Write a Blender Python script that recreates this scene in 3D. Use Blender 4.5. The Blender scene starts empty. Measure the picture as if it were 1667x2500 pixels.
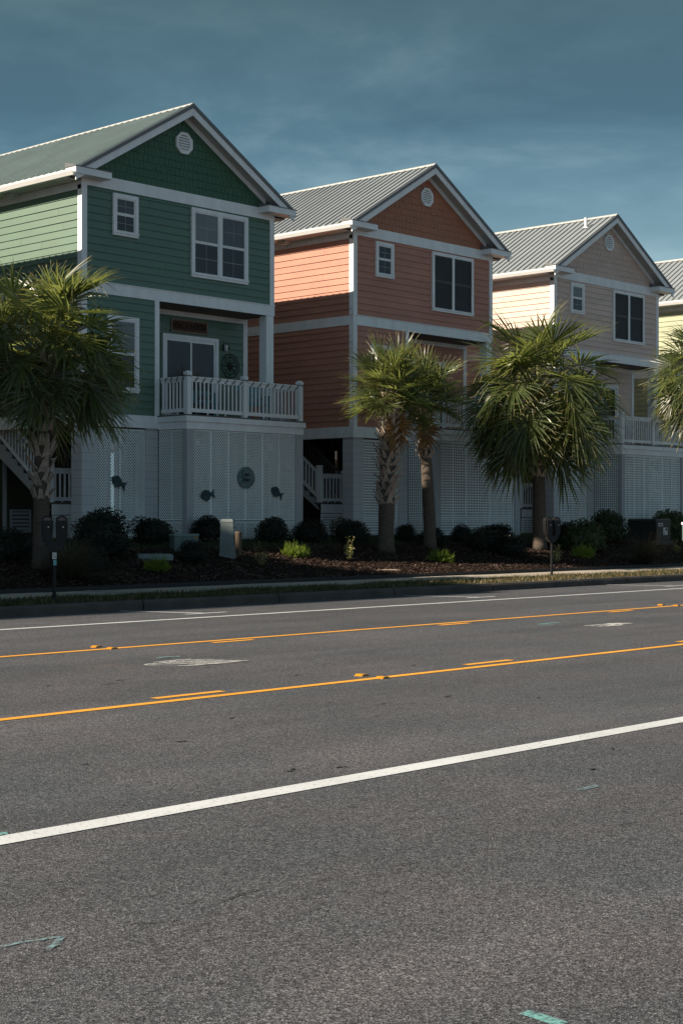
import bpy, math, random
from mathutils import Vector, Matrix
random.seed(11)
S = bpy.context.scene
COL = S.collection
PI = math.pi

# ------------------------------------------------------------------ camera model (street frame)
# X runs along the street, Y away from the road towards the houses, Z up, road at z = 0
CAM_H, F, HX, HY = 1.43, 3839.0, 833.5, 1270.0
TH = math.radians(42.9)
DV = (math.cos(TH), math.sin(TH)); RV = (math.sin(TH), -math.cos(TH))

def gz(Y):
    if Y < 19.4: return 0.0
    if Y < 21.3: return 0.15
    if Y < 22.75: return 0.155
    if Y < 26.0: return 0.19 + (Y - 22.75) * 0.19
    if Y < 28.6: return 0.8075 + (Y - 26.0) * 0.075
    return 1.0

def ray(px):
    k = (px - HX) / F
    return (DV[0] + RV[0] * k, DV[1] + RV[1] * k)

def spot(px, py):
    """where the ground is that shows at this place of the photo"""
    d = ray(px); t = 8.0
    while t < 90:
        if CAM_H - (py - HY) * t / F <= gz(d[1] * t): break
        t += 0.01
    return Vector((d[0] * t, d[1] * t, gz(d[1] * t)))

def road_spot(px, py):
    d = ray(px); t = CAM_H * F / (py - HY)
    return (d[0] * t, d[1] * t)

# ------------------------------------------------------------------ materials
def mat(name):
    m = bpy.data.materials.new(name); m.use_nodes = True
    nt = m.node_tree
    return m, nt, nt.nodes['Principled BSDF'], nt.nodes.new, nt.links.new

def flat(name, rgb, rough=0.6, spec=0.4, var=0.12, scale=3.0, bump=0.0, bscale=60.0, metal=0.0, streak=None):
    m, nt, p, N, L = mat(name)
    tc = N('ShaderNodeTexCoord'); src = tc.outputs['Object']
    if streak:
        mp = N('ShaderNodeMapping'); mp.inputs['Scale'].default_value = streak; L(src, mp.inputs[0]); src = mp.outputs[0]
    n = N('ShaderNodeTexNoise'); n.inputs['Scale'].default_value = scale; n.inputs['Detail'].default_value = 6
    n.inputs['Roughness'].default_value = 0.65
    L(src, n.inputs['Vector'])
    r = N('ShaderNodeValToRGB')
    r.color_ramp.elements[0].position = 0.3; r.color_ramp.elements[1].position = 0.7
    r.color_ramp.elements[0].color = tuple(c * (1 - var) for c in rgb) + (1,)
    r.color_ramp.elements[1].color = tuple(min(1, c * (1 + var)) for c in rgb) + (1,)
    L(n.outputs[0], r.inputs[0]); L(r.outputs[0], p.inputs['Base Color'])
    p.inputs['Roughness'].default_value = rough; p.inputs['Metallic'].default_value = metal
    p.inputs['Specular IOR Level'].default_value = spec
    if bump:
        n2 = N('ShaderNodeTexNoise'); n2.inputs['Scale'].default_value = bscale; n2.inputs['Detail'].default_value = 4
        L(tc.outputs['Object'], n2.inputs['Vector'])
        b = N('ShaderNodeBump'); b.inputs['Strength'].default_value = bump; b.inputs['Distance'].default_value = 0.01
        L(n2.outputs[0], b.inputs['Height']); L(b.outputs[0], p.inputs['Normal'])
    return m

def m_asphalt():
    m, nt, p, N, L = mat('asphalt')
    tc = N('ShaderNodeTexCoord')
    def noise(scale, det, src=None, rough=0.6):
        n = N('ShaderNodeTexNoise'); n.inputs['Scale'].default_value = scale; n.inputs['Detail'].default_value = det
        n.inputs['Roughness'].default_value = rough
        L(src or tc.outputs['Object'], n.inputs['Vector']); return n.outputs[0]
    # stones of the wearing course
    v = N('ShaderNodeTexVoronoi'); v.inputs['Scale'].default_value = 160.0; L(tc.outputs['Object'], v.inputs['Vector'])
    sep = N('ShaderNodeSeparateColor'); L(v.outputs['Color'], sep.inputs[0])
    r = N('ShaderNodeValToRGB'); e = r.color_ramp.elements
    e[0].position = 0.0; e[0].color = (0.02, 0.02, 0.021, 1)
    e[1].position = 1.0; e[1].color = (0.185, 0.178, 0.172, 1)
    x = e.new(0.45); x.color = (0.068, 0.067, 0.068, 1)
    x = e.new(0.8); x.color = (0.105, 0.102, 0.1, 1)
    L(sep.outputs[0], r.inputs[0])
    v2 = N('ShaderNodeTexVoronoi'); v2.inputs['Scale'].default_value = 80.0; L(tc.outputs['Object'], v2.inputs['Vector'])
    s2 = N('ShaderNodeSeparateColor'); L(v2.outputs['Color'], s2.inputs[0])
    mr2 = N('ShaderNodeMapRange'); mr2.inputs[3].default_value = 0.66; mr2.inputs[4].default_value = 1.34
    L(s2.outputs[1], mr2.inputs[0])
    # wheel tracks and broad patches, stretched along the lane
    mp = N('ShaderNodeMapping'); mp.inputs['Scale'].default_value = (0.05, 0.55, 1); L(tc.outputs['Object'], mp.inputs[0])
    big = noise(1.6, 4, mp.outputs[0]); pat = noise(0.5, 6, None, 0.7)
    a = N('ShaderNodeMapRange'); a.inputs[1].default_value = 0.3; a.inputs[2].default_value = 0.7
    a.inputs[3].default_value = 0.78; a.inputs[4].default_value = 1.2; L(big, a.inputs[0])
    b = N('ShaderNodeMapRange'); b.inputs[1].default_value = 0.3; b.inputs[2].default_value = 0.7
    b.inputs[3].default_value = 0.86; b.inputs[4].default_value = 1.14; L(pat, b.inputs[0])
    # cracks: small short dark flecks
    f = noise(2.3, 3, None, 0.5)
    mpf = N('ShaderNodeMapping'); mpf.inputs['Scale'].default_value = (2.6, 9, 1); L(tc.outputs['Object'], mpf.inputs[0])
    fl = noise(1.0, 5, mpf.outputs[0], 0.55)
    c = N('ShaderNodeMapRange'); c.inputs[1].default_value = 0.70; c.inputs[2].default_value = 0.76
    c.inputs[3].default_value = 1.0; c.inputs[4].default_value = 0.35; L(fl, c.inputs[0])
    def mul(q, w):
        k = N('ShaderNodeMath'); k.operation = 'MULTIPLY'; L(q, k.inputs[0]); L(w, k.inputs[1]); return k.outputs[0]
    fac = mul(mul(mul(a.outputs[0], b.outputs[0]), c.outputs[0]), mr2.outputs[0])
    vm = N('ShaderNodeVectorMath'); vm.operation = 'SCALE'; L(r.outputs[0], vm.inputs[0]); L(fac, vm.inputs[3])
    tint = N('ShaderNodeMix'); tint.data_type = 'RGBA'; tint.blend_type = 'MULTIPLY'; tint.inputs[0].default_value = 1.0
    rr = N('ShaderNodeValToRGB'); rr.color_ramp.elements[0].color = (.93, 1.03, 1.19, 1); rr.color_ramp.elements[1].color = (1.02, 1.02, 1.15, 1)
    rr.color_ramp.elements[0].position = 0.38; rr.color_ramp.elements[1].position = 0.62
    L(pat, rr.inputs[0]); L(vm.outputs[0], tint.inputs[6]); L(rr.outputs[0], tint.inputs[7])
    L(tint.outputs[2], p.inputs['Base Color'])
    p.inputs['Roughness'].default_value = 0.85; p.inputs['Specular IOR Level'].default_value = 0.25
    bp = N('ShaderNodeBump'); bp.inputs['Strength'].default_value = 0.55; bp.inputs['Distance'].default_value = 0.006
    L(v.outputs['Distance'], bp.inputs['Height']); L(bp.outputs[0], p.inputs['Normal'])
    return m

def m_paint(name, rgb, cover=0.5, soft=0.08, scale=45.0, rough=0.7):
    """road paint: lets the asphalt show through where it is worn"""
    m, nt, p, N, L = mat(name)
    tc = N('ShaderNodeTexCoord'); n = N('ShaderNodeTexNoise'); n.inputs['Scale'].default_value = scale
    n.inputs['Detail'].default_value = 5; n.inputs['Roughness'].default_value = 0.7
    L(tc.outputs['Object'], n.inputs['Vector'])
    n2 = N('ShaderNodeTexNoise'); n2.inputs['Scale'].default_value = 1.3; n2.inputs['Detail'].default_value = 5
    L(tc.outputs['Object'], n2.inputs['Vector'])
    r = N('ShaderNodeValToRGB'); r.color_ramp.elements[0].position = 0.35; r.color_ramp.elements[1].position = 0.65
    r.color_ramp.elements[0].color = tuple(c * 0.86 for c in rgb) + (1,); r.color_ramp.elements[1].color = rgb + (1,)
    L(n2.outputs[0], r.inputs[0]); L(r.outputs[0], p.inputs['Base Color'])
    mr = N('ShaderNodeMapRange'); mr.inputs[1].default_value = cover - soft; mr.inputs[2].default_value = cover + soft
    L(n.outputs[0], mr.inputs[0]); L(mr.outputs[0], p.inputs['Alpha'])
    p.inputs['Roughness'].default_value = rough
    return m

def m_leaf(name, rgb, trans, tf=0.3, rough=0.45, var=0.35, spec=0.4, rand=True):
    m, nt, p, N, L = mat(name)
    tc = N('ShaderNodeTexCoord'); n = N('ShaderNodeTexNoise'); n.inputs['Scale'].default_value = 5.0
    L(tc.outputs['Object'], n.inputs['Vector'])
    r = N('ShaderNodeValToRGB'); r.color_ramp.elements[0].position = 0.3; r.color_ramp.elements[1].position = 0.7
    r.color_ramp.elements[0].color = tuple(c * (1 - var) for c in rgb) + (1,)
    r.color_ramp.elements[1].color = tuple(c * (1 + var) for c in rgb) + (1,)
    L(n.outputs[0], r.inputs[0])
    oi = N('ShaderNodeObjectInfo'); om = N('ShaderNodeMapRange'); om.inputs[3].default_value = .6; om.inputs[4].default_value = 1.35
    L(oi.outputs['Random'], om.inputs[0]); sc_ = N('ShaderNodeVectorMath'); sc_.operation = 'SCALE'
    L(r.outputs[0], sc_.inputs[0]); L(om.outputs[0], sc_.inputs[3]); L(sc_.outputs[0], p.inputs['Base Color'])
    p.inputs['Roughness'].default_value = rough; p.inputs['Specular IOR Level'].default_value = spec
    t = N('ShaderNodeBsdfTranslucent'); t.inputs['Color'].default_value = trans + (1,)
    mx = N('ShaderNodeMixShader'); mx.inputs[0].default_value = tf
    L(p.outputs[0], mx.inputs[1]); L(t.outputs[0], mx.inputs[2]); L(mx.outputs[0], nt.nodes['Material Output'].inputs['Surface'])
    return m

def m_siding(name, rgb, spec=0.5, coat=0.0):
    m, nt, p, N, L = mat(name)
    tc = N('ShaderNodeTexCoord')
    mp = N('ShaderNodeMapping'); mp.inputs['Scale'].default_value = (0.5, 0.5, 1.6); L(tc.outputs['Object'], mp.inputs[0])
    n = N('ShaderNodeTexNoise'); n.inputs['Scale'].default_value = 1.2; n.inputs['Detail'].default_value = 7; n.inputs['Roughness'].default_value = 0.7
    L(mp.outputs[0], n.inputs['Vector'])
    r = N('ShaderNodeValToRGB'); r.color_ramp.elements[0].position = 0.28; r.color_ramp.elements[1].position = 0.72
    r.color_ramp.elements[0].color = tuple(c * 0.78 for c in rgb) + (1,); r.color_ramp.elements[1].color = tuple(min(1, c * 1.1) for c in rgb) + (1,)
    L(n.outputs[0], r.inputs[0]); L(r.outputs[0], p.inputs['Base Color'])
    p.inputs['Roughness'].default_value = 0.56; p.inputs['Specular IOR Level'].default_value = spec
    p.inputs['Coat Weight'].default_value = coat; p.inputs['Coat Roughness'].default_value = 0.55
    # wood-grain embossing
    mg = N('ShaderNodeMapping'); mg.inputs['Scale'].default_value = (3, 3, 70); L(tc.outputs['Object'], mg.inputs[0])
    g = N('ShaderNodeTexNoise'); g.inputs['Scale'].default_value = 2.0; g.inputs['Detail'].default_value = 3; L(mg.outputs[0], g.inputs['Vector'])
    b = N('ShaderNodeBump'); b.inputs['Strength'].default_value = 0.12; b.inputs['Distance'].default_value = 0.004
    L(g.outputs[0], b.inputs['Height']); L(b.outputs[0], p.inputs['Normal'])
    return m

M = {}
M['asphalt'] = m_asphalt()
M['white_paint'] = m_paint('white_road_paint', (0.60, 0.625, 0.66), 0.36, 0.07)
M['yellow_paint'] = m_paint('yellow_road_paint', (0.80, 0.36, 0.035), 0.33, 0.06)
M['chalk'] = m_paint('white_marker_paint', (0.62, 0.62, 0.62), 0.42, 0.1, 60)
M['pink_chalk'] = m_paint('faded_pink_marker_paint', (0.34, 0.25, 0.22), 0.56, 0.1, 60)
M['teal_chalk'] = m_paint('teal_marker_paint', (0.18, 0.40, 0.40), 0.44, 0.12, 50)
M['faint_teal'] = m_paint('faded_blue_marker_paint', (0.2, 0.32, 0.36), 0.52, 0.12, 50)
M['tar'] = m_paint('tar_fleck', (0.012, 0.012, 0.013), 0.4, 0.1, 40)
M['kerb'] = flat('kerb_concrete', (0.075, 0.066, 0.06), 0.85, 0.2, 0.3, 2.0, 0.4, 120)
M['walk'] = flat('sidewalk_concrete', (0.36, 0.315, 0.27), 0.85, 0.2, 0.18, 1.2, 0.25, 150)
M['walk_new'] = flat('pale_concrete_joint', (0.36, 0.35, 0.33), 0.85, 0.2, 0.1, 3)
M['soil'] = flat('verge_soil', (0.04, 0.032, 0.02), 0.95, 0.1, 0.5, 6)
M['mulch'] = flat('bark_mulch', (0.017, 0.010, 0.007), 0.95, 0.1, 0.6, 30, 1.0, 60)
M['chip'] = flat('bark_chip', (0.04, 0.024, 0.018), 0.8, 0.3, 0.7, 5)
M['chip2'] = flat('grey_bark_chip', (0.14, 0.09, 0.075), 0.8, 0.3, 0.6, 5)
M['lawn'] = flat('lawn', (0.014, 0.022, 0.008), 0.95, 0.1, 0.5, 8)
M['pad'] = flat('lot_ground', (0.22, 0.20, 0.17), 0.95, 0.1, 0.2, 0.5)
M['blade'] = m_leaf('grass_blade', (0.035, 0.045, 0.014), (0.10, 0.11, 0.03), 0.3)
M['dry_blade'] = m_leaf('dry_grass_blade', (0.19, 0.135, 0.07), (0.24, 0.17, 0.08), 0.25)
M['edging'] = flat('black_edging', (0.012, 0.012, 0.012), 0.6)
M['trim'] = flat('white_trim_paint', (0.70, 0.71, 0.72), 0.5, 0.5, 0.09, 2.0, 0, 0, 0, (2, 2, .5))
M['lattice'] = flat('white_vinyl_lattice', (0.72, 0.76, 0.75), 0.5, 0.4, 0.08, 1.0)
M['block'] = flat('painted_block', (0.46, 0.47, 0.48), 0.75, 0.3, 0.06, 1.5, 0.3, 90)
M['mortar'] = flat('block_joint', (0.24, 0.25, 0.26), 0.9, 0.2)
M['wood_white'] = flat('weathered_white_wood', (0.36, 0.37, 0.38), 0.7, 0.3, 0.12, 4, 0, 0, 0, (4, 4, 0.6))
M['roof'] = flat('grey_metal_roof', (0.275, 0.30, 0.318), 0.5, 0.5, 0.1, 0.8, 0, 0, 0.2)
M['roof_green'] = flat('pale_green_metal_roof', (0.36, 0.415, 0.405), 0.5, 0.5, 0.1, 0.8, 0, 0, 0.2)
M['roof_edge'] = flat('dark_metal_edge', (0.12, 0.125, 0.13), 0.45, 0.5, 0.08)
M['gutter'] = flat('white_gutter', (0.68, 0.68, 0.68), 0.4, 0.5, 0.05)
M['soffit'] = flat('soffit', (0.42, 0.42, 0.41), 0.7, 0.3, 0.08)
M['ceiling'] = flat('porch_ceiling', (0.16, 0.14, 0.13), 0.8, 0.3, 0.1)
M['dark_wood_and_shade'] = flat('dark_stair_wood_and_shade', (0.12, 0.105, 0.095), 0.8, 0.2, 0.2)
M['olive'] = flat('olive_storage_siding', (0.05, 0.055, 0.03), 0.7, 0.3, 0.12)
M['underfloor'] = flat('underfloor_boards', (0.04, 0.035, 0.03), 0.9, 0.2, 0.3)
M['screen_frame'] = flat('dark_bronze_sash', (0.06, 0.062, 0.065), 0.5, 0.4, 0.1)
M['muntin'] = flat('grey_muntin', (0.30, 0.32, 0.33), 0.5, 0.4, 0.1)
M['glass'] = flat('window_glass', (0.010, 0.011, 0.012), 0.06, 0.4, 0.3, 0.7)
M['screen'] = flat('insect_screen', (0.028, 0.028, 0.03), 0.55, 0.25, 0.15, 2)
M['blind'] = flat('drawn_blind_behind_glass', (0.13, 0.15, 0.155), 0.25, 0.35, 0.08, 2)
M['louvre_blind'] = flat('slatted_blind_behind_glass', (0.085, 0.095, 0.105), 0.2, 0.5, 0.1, 2)
M['teal'] = flat('teal_plastic', (0.03, 0.23, 0.27), 0.5, 0.4, 0.08)
M['white_plastic'] = flat('white_plastic', (0.6, 0.62, 0.64), 0.5, 0.4, 0.05)
M['rope'] = flat('dark_rope', (0.035, 0.035, 0.035), 0.9, 0.1, 0.4, 40)
M['sign_wood'] = flat('grey_driftwood', (0.2, 0.155, 0.115), 0.8, 0.2, 0.4, 4, 0.3, 40, 0, (1, 1, 9))
M['sign_dark'] = flat('dark_sign_board', (0.075, 0.045, 0.032), 0.8, 0.2, 0.3, 6)
M['sign_letter'] = flat('dark_sign_lettering', (0.012, 0.010, 0.009), 0.8, 0.2, 0.1)
M['black_iron'] = flat('black_iron', (0.018, 0.014, 0.012), 0.6, 0.4, 0.3)
M['fish'] = flat('teal_fish_paint', (0.022, 0.05, 0.055), 0.6, 0.3, 0.6, 9)
M['plaque'] = flat('weathered_teal_plaque', (0.10, 0.145, 0.15), 0.7, 0.3, 0.55, 4, 0, 0, 0, (0.6, 1, 6))
M['meter_black'] = flat('black_meter_paint', (0.007, 0.007, 0.007), 0.5, 0.3, 0.2)
M['meter_grey'] = flat('dark_grey_meter_face', (0.012, 0.012, 0.012), 0.6, 0.3, 0.2)
M['meter_glass'] = flat('meter_window', (0.07, 0.045, 0.04), 0.3, 0.5, 0.2)
M['chrome'] = flat('coin_slot', (0.5, 0.48, 0.42), 0.3, 0.5, 0.1, metal=0.8)
M['sticker_white'] = flat('white_sticker', (0.5, 0.52, 0.5), 0.6, 0.3, 0.1)
M['sticker_teal'] = flat('teal_sticker', (0.14, 0.36, 0.38), 0.6, 0.3, 0.05)
M['ink'] = flat('sticker_ink', (0.03, 0.035, 0.04), 0.7)
M['pedestal'] = flat('pale_green_grey_steel', (0.15, 0.18, 0.178), 0.5, 0.4, 0.15, 4)
M['util_green'] = flat('utility_box_green', (0.10, 0.15, 0.14), 0.6, 0.3, 0.35, 4, 0, 0, 0, (6, 6, 0.5))
M['util_top'] = flat('utility_box_lid', (0.16, 0.21, 0.20), 0.6, 0.3, 0.2, 4)
M['brown_post'] = flat('brown_marker_post', (0.10, 0.07, 0.05), 0.7, 0.3, 0.2)
M['xfmr'] = flat('black_green_enclosure', (0.02, 0.024, 0.022), 0.5, 0.4, 0.25)
M['stud_amber'] = flat('amber_reflector', (0.62, 0.22, 0.008), 0.25, 0.6, 0.15, 30)
M['stud_body'] = flat('pale_yellow_stud', (0.34, 0.18, 0.04), 0.6, 0.4, 0.2, 30)
M['bark'] = flat('palm_bark', (0.085, 0.068, 0.055), 0.95, 0.15, 0.35, 7, 0.8, 25, 0, (1, 1, 5))
M['boot'] = flat('palm_boot', (0.34, 0.27, 0.22), 0.85, 0.2, 0.35, 9)
M['palm'] = m_leaf('palm_leaf', (0.042, 0.058, 0.022), (0.46, 0.53, 0.13), 0.28, 0.36, 0.4, 0.7)
M['palm_tip'] = m_leaf('pale_palm_leaf', (0.22, 0.19, 0.085), (0.5, 0.44, 0.14), 0.3, 0.45, 0.3, 0.5)
M['palm_dead'] = m_leaf('dead_palm_leaf', (0.20, 0.11, 0.045), (0.25, 0.13, 0.04), 0.2, 0.7, 0.3, 0.2)
M['petiole'] = flat('palm_petiole', (0.14, 0.14, 0.05), 0.5, 0.4, 0.2)
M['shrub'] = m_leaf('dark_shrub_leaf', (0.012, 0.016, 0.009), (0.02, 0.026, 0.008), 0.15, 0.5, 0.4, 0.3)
M['shrub2'] = m_leaf('yaupon_leaf', (0.045, 0.062, 0.024), (0.06, 0.08, 0.02), 0.2, 0.5, 0.4, 0.3)
M['juniper'] = m_leaf('lime_juniper', (0.16, 0.22, 0.03), (0.25, 0.34, 0.03), 0.3, 0.5, 0.35, 0.3)
M['varieg'] = m_leaf('variegated_leaf', (0.42, 0.38, 0.17), (0.4, 0.36, 0.12), 0.25, 0.5, 0.4, 0.3)
M['fountain'] = m_leaf('fountain_grass_blade', (0.085, 0.072, 0.05), (0.14, 0.12, 0.05), 0.3, 0.6, 0.4, 0.3)
M['stem'] = flat('woody_stem', (0.06, 0.045, 0.03), 0.9, 0.2, 0.3)
M['occluder'] = flat('occluder_stucco', (0.45, 0.42, 0.38), 0.8, 0.2, 0.1)

# ------------------------------------------------------------------ mesh builder
class MB:
    def __init__(s): s.v = []; s.f = []; s.mi = []; s.mats = []
    def slot(s, m):
        if m not in s.mats: s.mats.append(m)
        return s.mats.index(m)
    def face(s, pts, m=0):
        b = len(s.v); s.v += [tuple(p) for p in pts]; s.f.append(tuple(range(b, b + len(pts)))); s.mi.append(m)
    def box(s, x0, x1, y0, y1, z0, z1, m=0):
        b = len(s.v)
        s.v += [(x0,y0,z0),(x1,y0,z0),(x1,y1,z0),(x0,y1,z0),(x0,y0,z1),(x1,y0,z1),(x1,y1,z1),(x0,y1,z1)]
        for f in ((0,3,2,1),(4,5,6,7),(0,1,5,4),(1,2,6,5),(2,3,7,6),(3,0,4,7)):
            s.f.append(tuple(b + i for i in f)); s.mi.append(m)
    def hexa(s, p, m=0):
        """8 points, bottom loop then top loop"""
        b = len(s.v); s.v += [tuple(q) for q in p]
        for f in ((0,3,2,1),(4,5,6,7),(0,1,5,4),(1,2,6,5),(2,3,7,6),(3,0,4,7)):
            s.f.append(tuple(b + i for i in f)); s.mi.append(m)
    def bar(s, a, c, w, h, up=(0,0,1), m=0):
        a = Vector(a); c = Vector(c); d = (c - a).normalized(); up = Vector(up)
        sd = d.cross(up).normalized() * (w / 2); u = sd.cross(d).normalized() * (h / 2)
        s.hexa([a-sd-u, a+sd-u, c+sd-u, c-sd-u, a-sd+u, a+sd+u, c+sd+u, c-sd+u], m)
    def tube(s, pts, rad, n=8, m=0, cap=True):
        pts = [Vector(p) for p in pts]; b = len(s.v)
        if not isinstance(rad, (list, tuple)): rad = [rad] * len(pts)
        ref = Vector((0.13, 0.29, 1)).normalized()
        for i, p in enumerate(pts):
            d = (pts[min(i+1, len(pts)-1)] - pts[max(i-1, 0)]).normalized()
            r = ref if abs(d.dot(ref)) < 0.95 else Vector((1, 0, 0))
            u = d.cross(r).normalized(); w = u.cross(d)
            for j in range(n):
                a = 2*PI*j/n
                s.v.append(tuple(p + (u*math.cos(a) + w*math.sin(a)) * rad[i]))
        for i in range(len(pts)-1):
            for j in range(n):
                s.f.append((b+i*n+j, b+i*n+(j+1) % n, b+(i+1)*n+(j+1) % n, b+(i+1)*n+j)); s.mi.append(m)
        if cap:
            s.f.append(tuple(b+j for j in range(n))[::-1]); s.mi.append(m)
            s.f.append(tuple(b+(len(pts)-1)*n+j for j in range(n))); s.mi.append(m)
    def prism(s, poly, fn0, fn1, m=0):
        """poly of 2D points mapped by fn0 (front) and fn1 (back)"""
        n = len(poly); b = len(s.v)
        s.v += [tuple(fn0(*p)) for p in poly] + [tuple(fn1(*p)) for p in poly]
        s.f.append(tuple(range(b, b+n))); s.mi.append(m)
        s.f.append(tuple(range(b+n, b+2*n))[::-1]); s.mi.append(m)
        for i in range(n):
            j = (i+1) % n
            s.f.append((b+j, b+i, b+n+i, b+n+j)); s.mi.append(m)
    def build(s, name, mats, parent=None, loc=(0,0,0), smooth=False):
        me = bpy.data.meshes.new(name); me.from_pydata(s.v, [], s.f)
        for m in (mats if isinstance(mats, (list, tuple)) else [mats]): me.materials.append(m)
        me.polygons.foreach_set('material_index', s.mi)
        if smooth: me.polygons.foreach_set('use_smooth', [True]*len(s.f))
        me.update()
        o = bpy.data.objects.new(name, me); COL.objects.link(o); o.location = loc
        if parent: o.parent = parent
        return o

def tag(o, label=None, cat=None, group=None, kind=None):
    if label: o['label'] = label
    if cat: o['category'] = cat
    if group: o['group'] = group
    if kind: o['kind'] = kind
    return o
def thing(name, label, cat, loc=(0,0,0), rz=0.0, group=None):
    o = bpy.data.objects.new(name, None); COL.objects.link(o)
    o.location = loc; o.rotation_euler = (0, 0, rz); o.empty_display_size = 0.2
    return tag(o, label, cat, group)
def kids(o): return [c for c in bpy.data.objects if c.parent == o]
def copy_tree(o, parent=None):
    c = o.copy(); COL.objects.link(c); c.parent = parent
    for ch in kids(o): copy_tree(ch, c)
    return c

# ------------------------------------------------------------------ the setting
XA, XB = -160.0, 420.0
def strip(name, y0, y1, z0, z1, m, x0=XA, x1=XB, parent=None, nx=1):
    b = MB(); b.face([(x0,y0,z0),(x1,y0,z0),(x1,y1,z1),(x0,y1,z1)])
    return b.build(name, m, parent)

b = MB(); b.face([(-3000,-3000,-0.06),(3000,-3000,-0.06),(3000,3000,-0.06),(-3000,3000,-0.06)])
tag(b.build('ground', M['pad']), kind='structure')
road = tag(strip('road', -40, 19.42, 0, 0, M['asphalt']), kind='structure')
road['label'] = 'grey asphalt road'

def line(name, y, w, m, x0=XA, x1=XB, z=0.004):
    return strip(name, y - w/2, y + w/2, z, z, m, x0, x1, road)
line('edge_line', 5.88, 0.165, M['white_paint']); line('edge_line', 17.2, 0.12, M['white_paint'])
line('yellow_line', 9.44, 0.105, M['yellow_paint']); line('yellow_line', 13.78, 0.105, M['yellow_paint'])
for i in range(-3, 9):
    line('yellow_dash', 9.67, 0.095, M['yellow_paint'], 8.2 + 4.0*i, 8.95 + 4.0*i)
    line('yellow_dash', 13.57, 0.095, M['yellow_paint'], 12.4 + 4.15*i, 13.05 + 4.15*i)
for i in range(-1, 6):
    x = 15.75 + 6.85*i
    b = MB(); b.face([(x-.05,19.38,.004),(x+.05,19.38,.004),(x+.55,18.0,.004),(x+.45,18.0,.004)])
    b.face([(x+.1,18.0,.004),(x+.95,18.0,.004),(x+.95,17.92,.004),(x+.1,17.92,.004)])
    b.build('stall_line', M['white_paint'], road)

def ribbon(b, pts, w, z):
    pts = [Vector((p[0], p[1], z)) for p in pts]
    for i in range(len(pts)-1):
        d = (pts[i+1]-pts[i]); 
        if d.length < 1e-5: continue
        n = Vector((-d.y, d.x, 0)).normalized()*w/2
        b.face([pts[i]-n, pts[i+1]-n, pts[i+1]+n, pts[i]+n])
rs = random.Random(5)
def scribble(name, x0, x1, yc, hy, n, w, m, z0=0.005):
    b = MB(); 
    for i in range(n):
        a = rs.uniform(0, 0.55); e = a + rs.uniform(0.3, 0.6)
        pts = []
        py = yc + rs.uniform(-hy, hy)
        for k in range(7):
            t = min(1.0, a + (e-a)*k/6)
            px = x0 + (x1-x0)*t
            env = max(0.1, math.sin(PI*min(1, max(0, t*0.95+0.04))))
            pts.append(road_spot(px, yc + (py-yc)*env*(1.15-.55*t) + (HX-px)*0.018 + rs.uniform(-1, 1) - (t-0.5)*6))
        ribbon(b, pts, w*rs.uniform(0.5, 1.2), z0 + 0.00025*i)
    return b.build(name, m, road)
scribble('white_scribble', 350, 605, 1613, 10, 24, 0.022, M['chalk'])
scribble('white_scribble', 1425, 1575, 1536, 5, 8, 0.05, M['chalk'])
scribble('pink_scribble', 180, 360, 1622, 9, 12, 0.02, M['pink_chalk'])
def stroke(name, px, w, m, z=0.0045):
    b = MB(); ribbon(b, [road_spot(*p) for p in px], w, z); return b.build(name, m, road)
stroke('teal_stroke', [(385,1609),(410,1606),(440,1605)], 0.05, M['teal_chalk'], 0.013)
stroke('teal_stroke', [(1316,1525),(1340,1522),(1364,1520)], 0.07, M['teal_chalk'])
stroke('teal_stroke', [(1326,1527),(1352,1526)], 0.05, M['teal_chalk'], 0.005)
stroke('teal_stroke', [(1277,2474),(1300,2480),(1372,2504)], 0.05, M['teal_chalk'])
stroke('teal_stroke', [(-20,2040),(6,2037),(20,2036)], 0.06, M['teal_chalk'])
stroke('blue_stroke', [(-5,2316),(60,2302),(135,2291),(152,2289)], 0.02, M['faint_teal'])
stroke('blue_stroke', [(152,2289),(136,2308),(118,2319)], 0.025, M['faint_teal'], 0.005)
stroke('blue_stroke', [(1410,1930),(1458,1919)], 0.045, M['faint_teal'])
b = MB()
for px, py, l in ((700,1885,20),(820,1875,26),(1085,1702,16),(1005,1626,9),(250,1672,40),(285,1662,24),(930,1720,12),(1440,1880,14),(1490,1830,9),(710,1880,10),(720,1650,8),(112,1676,14),(560,1755,12),(1310,1705,12),(430,1812,26),(205,1868,12)):
    ribbon(b, [road_spot(px, py), road_spot(px+l*0.5, py-1.5), road_spot(px+l, py-2)], 0.025, 0.0042)
b.build('tar_flecks', M['tar'], road)

b = MB()
for seed, x0, y0, n in ((1, 3.5, 4.3, 40), (2, 12.5, 7.3, 50), (3, 9.0, 11.2, 40), (4, 20.0, 15.6, 60), (5, 6.2, 7.9, 14)):
    r_c = random.Random(seed); x, y = x0, y0; pts = [(x, y)]
    for k in range(n):
        x += r_c.uniform(.04, .16); y += r_c.gauss(0, .035); pts.append((x, y))
    for k in range(n):
        if r_c.random() < .55: ribbon(b, pts[k:k+2], r_c.uniform(.002, .007), .0041)
b.build('crack', M['tar'], road)
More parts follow.
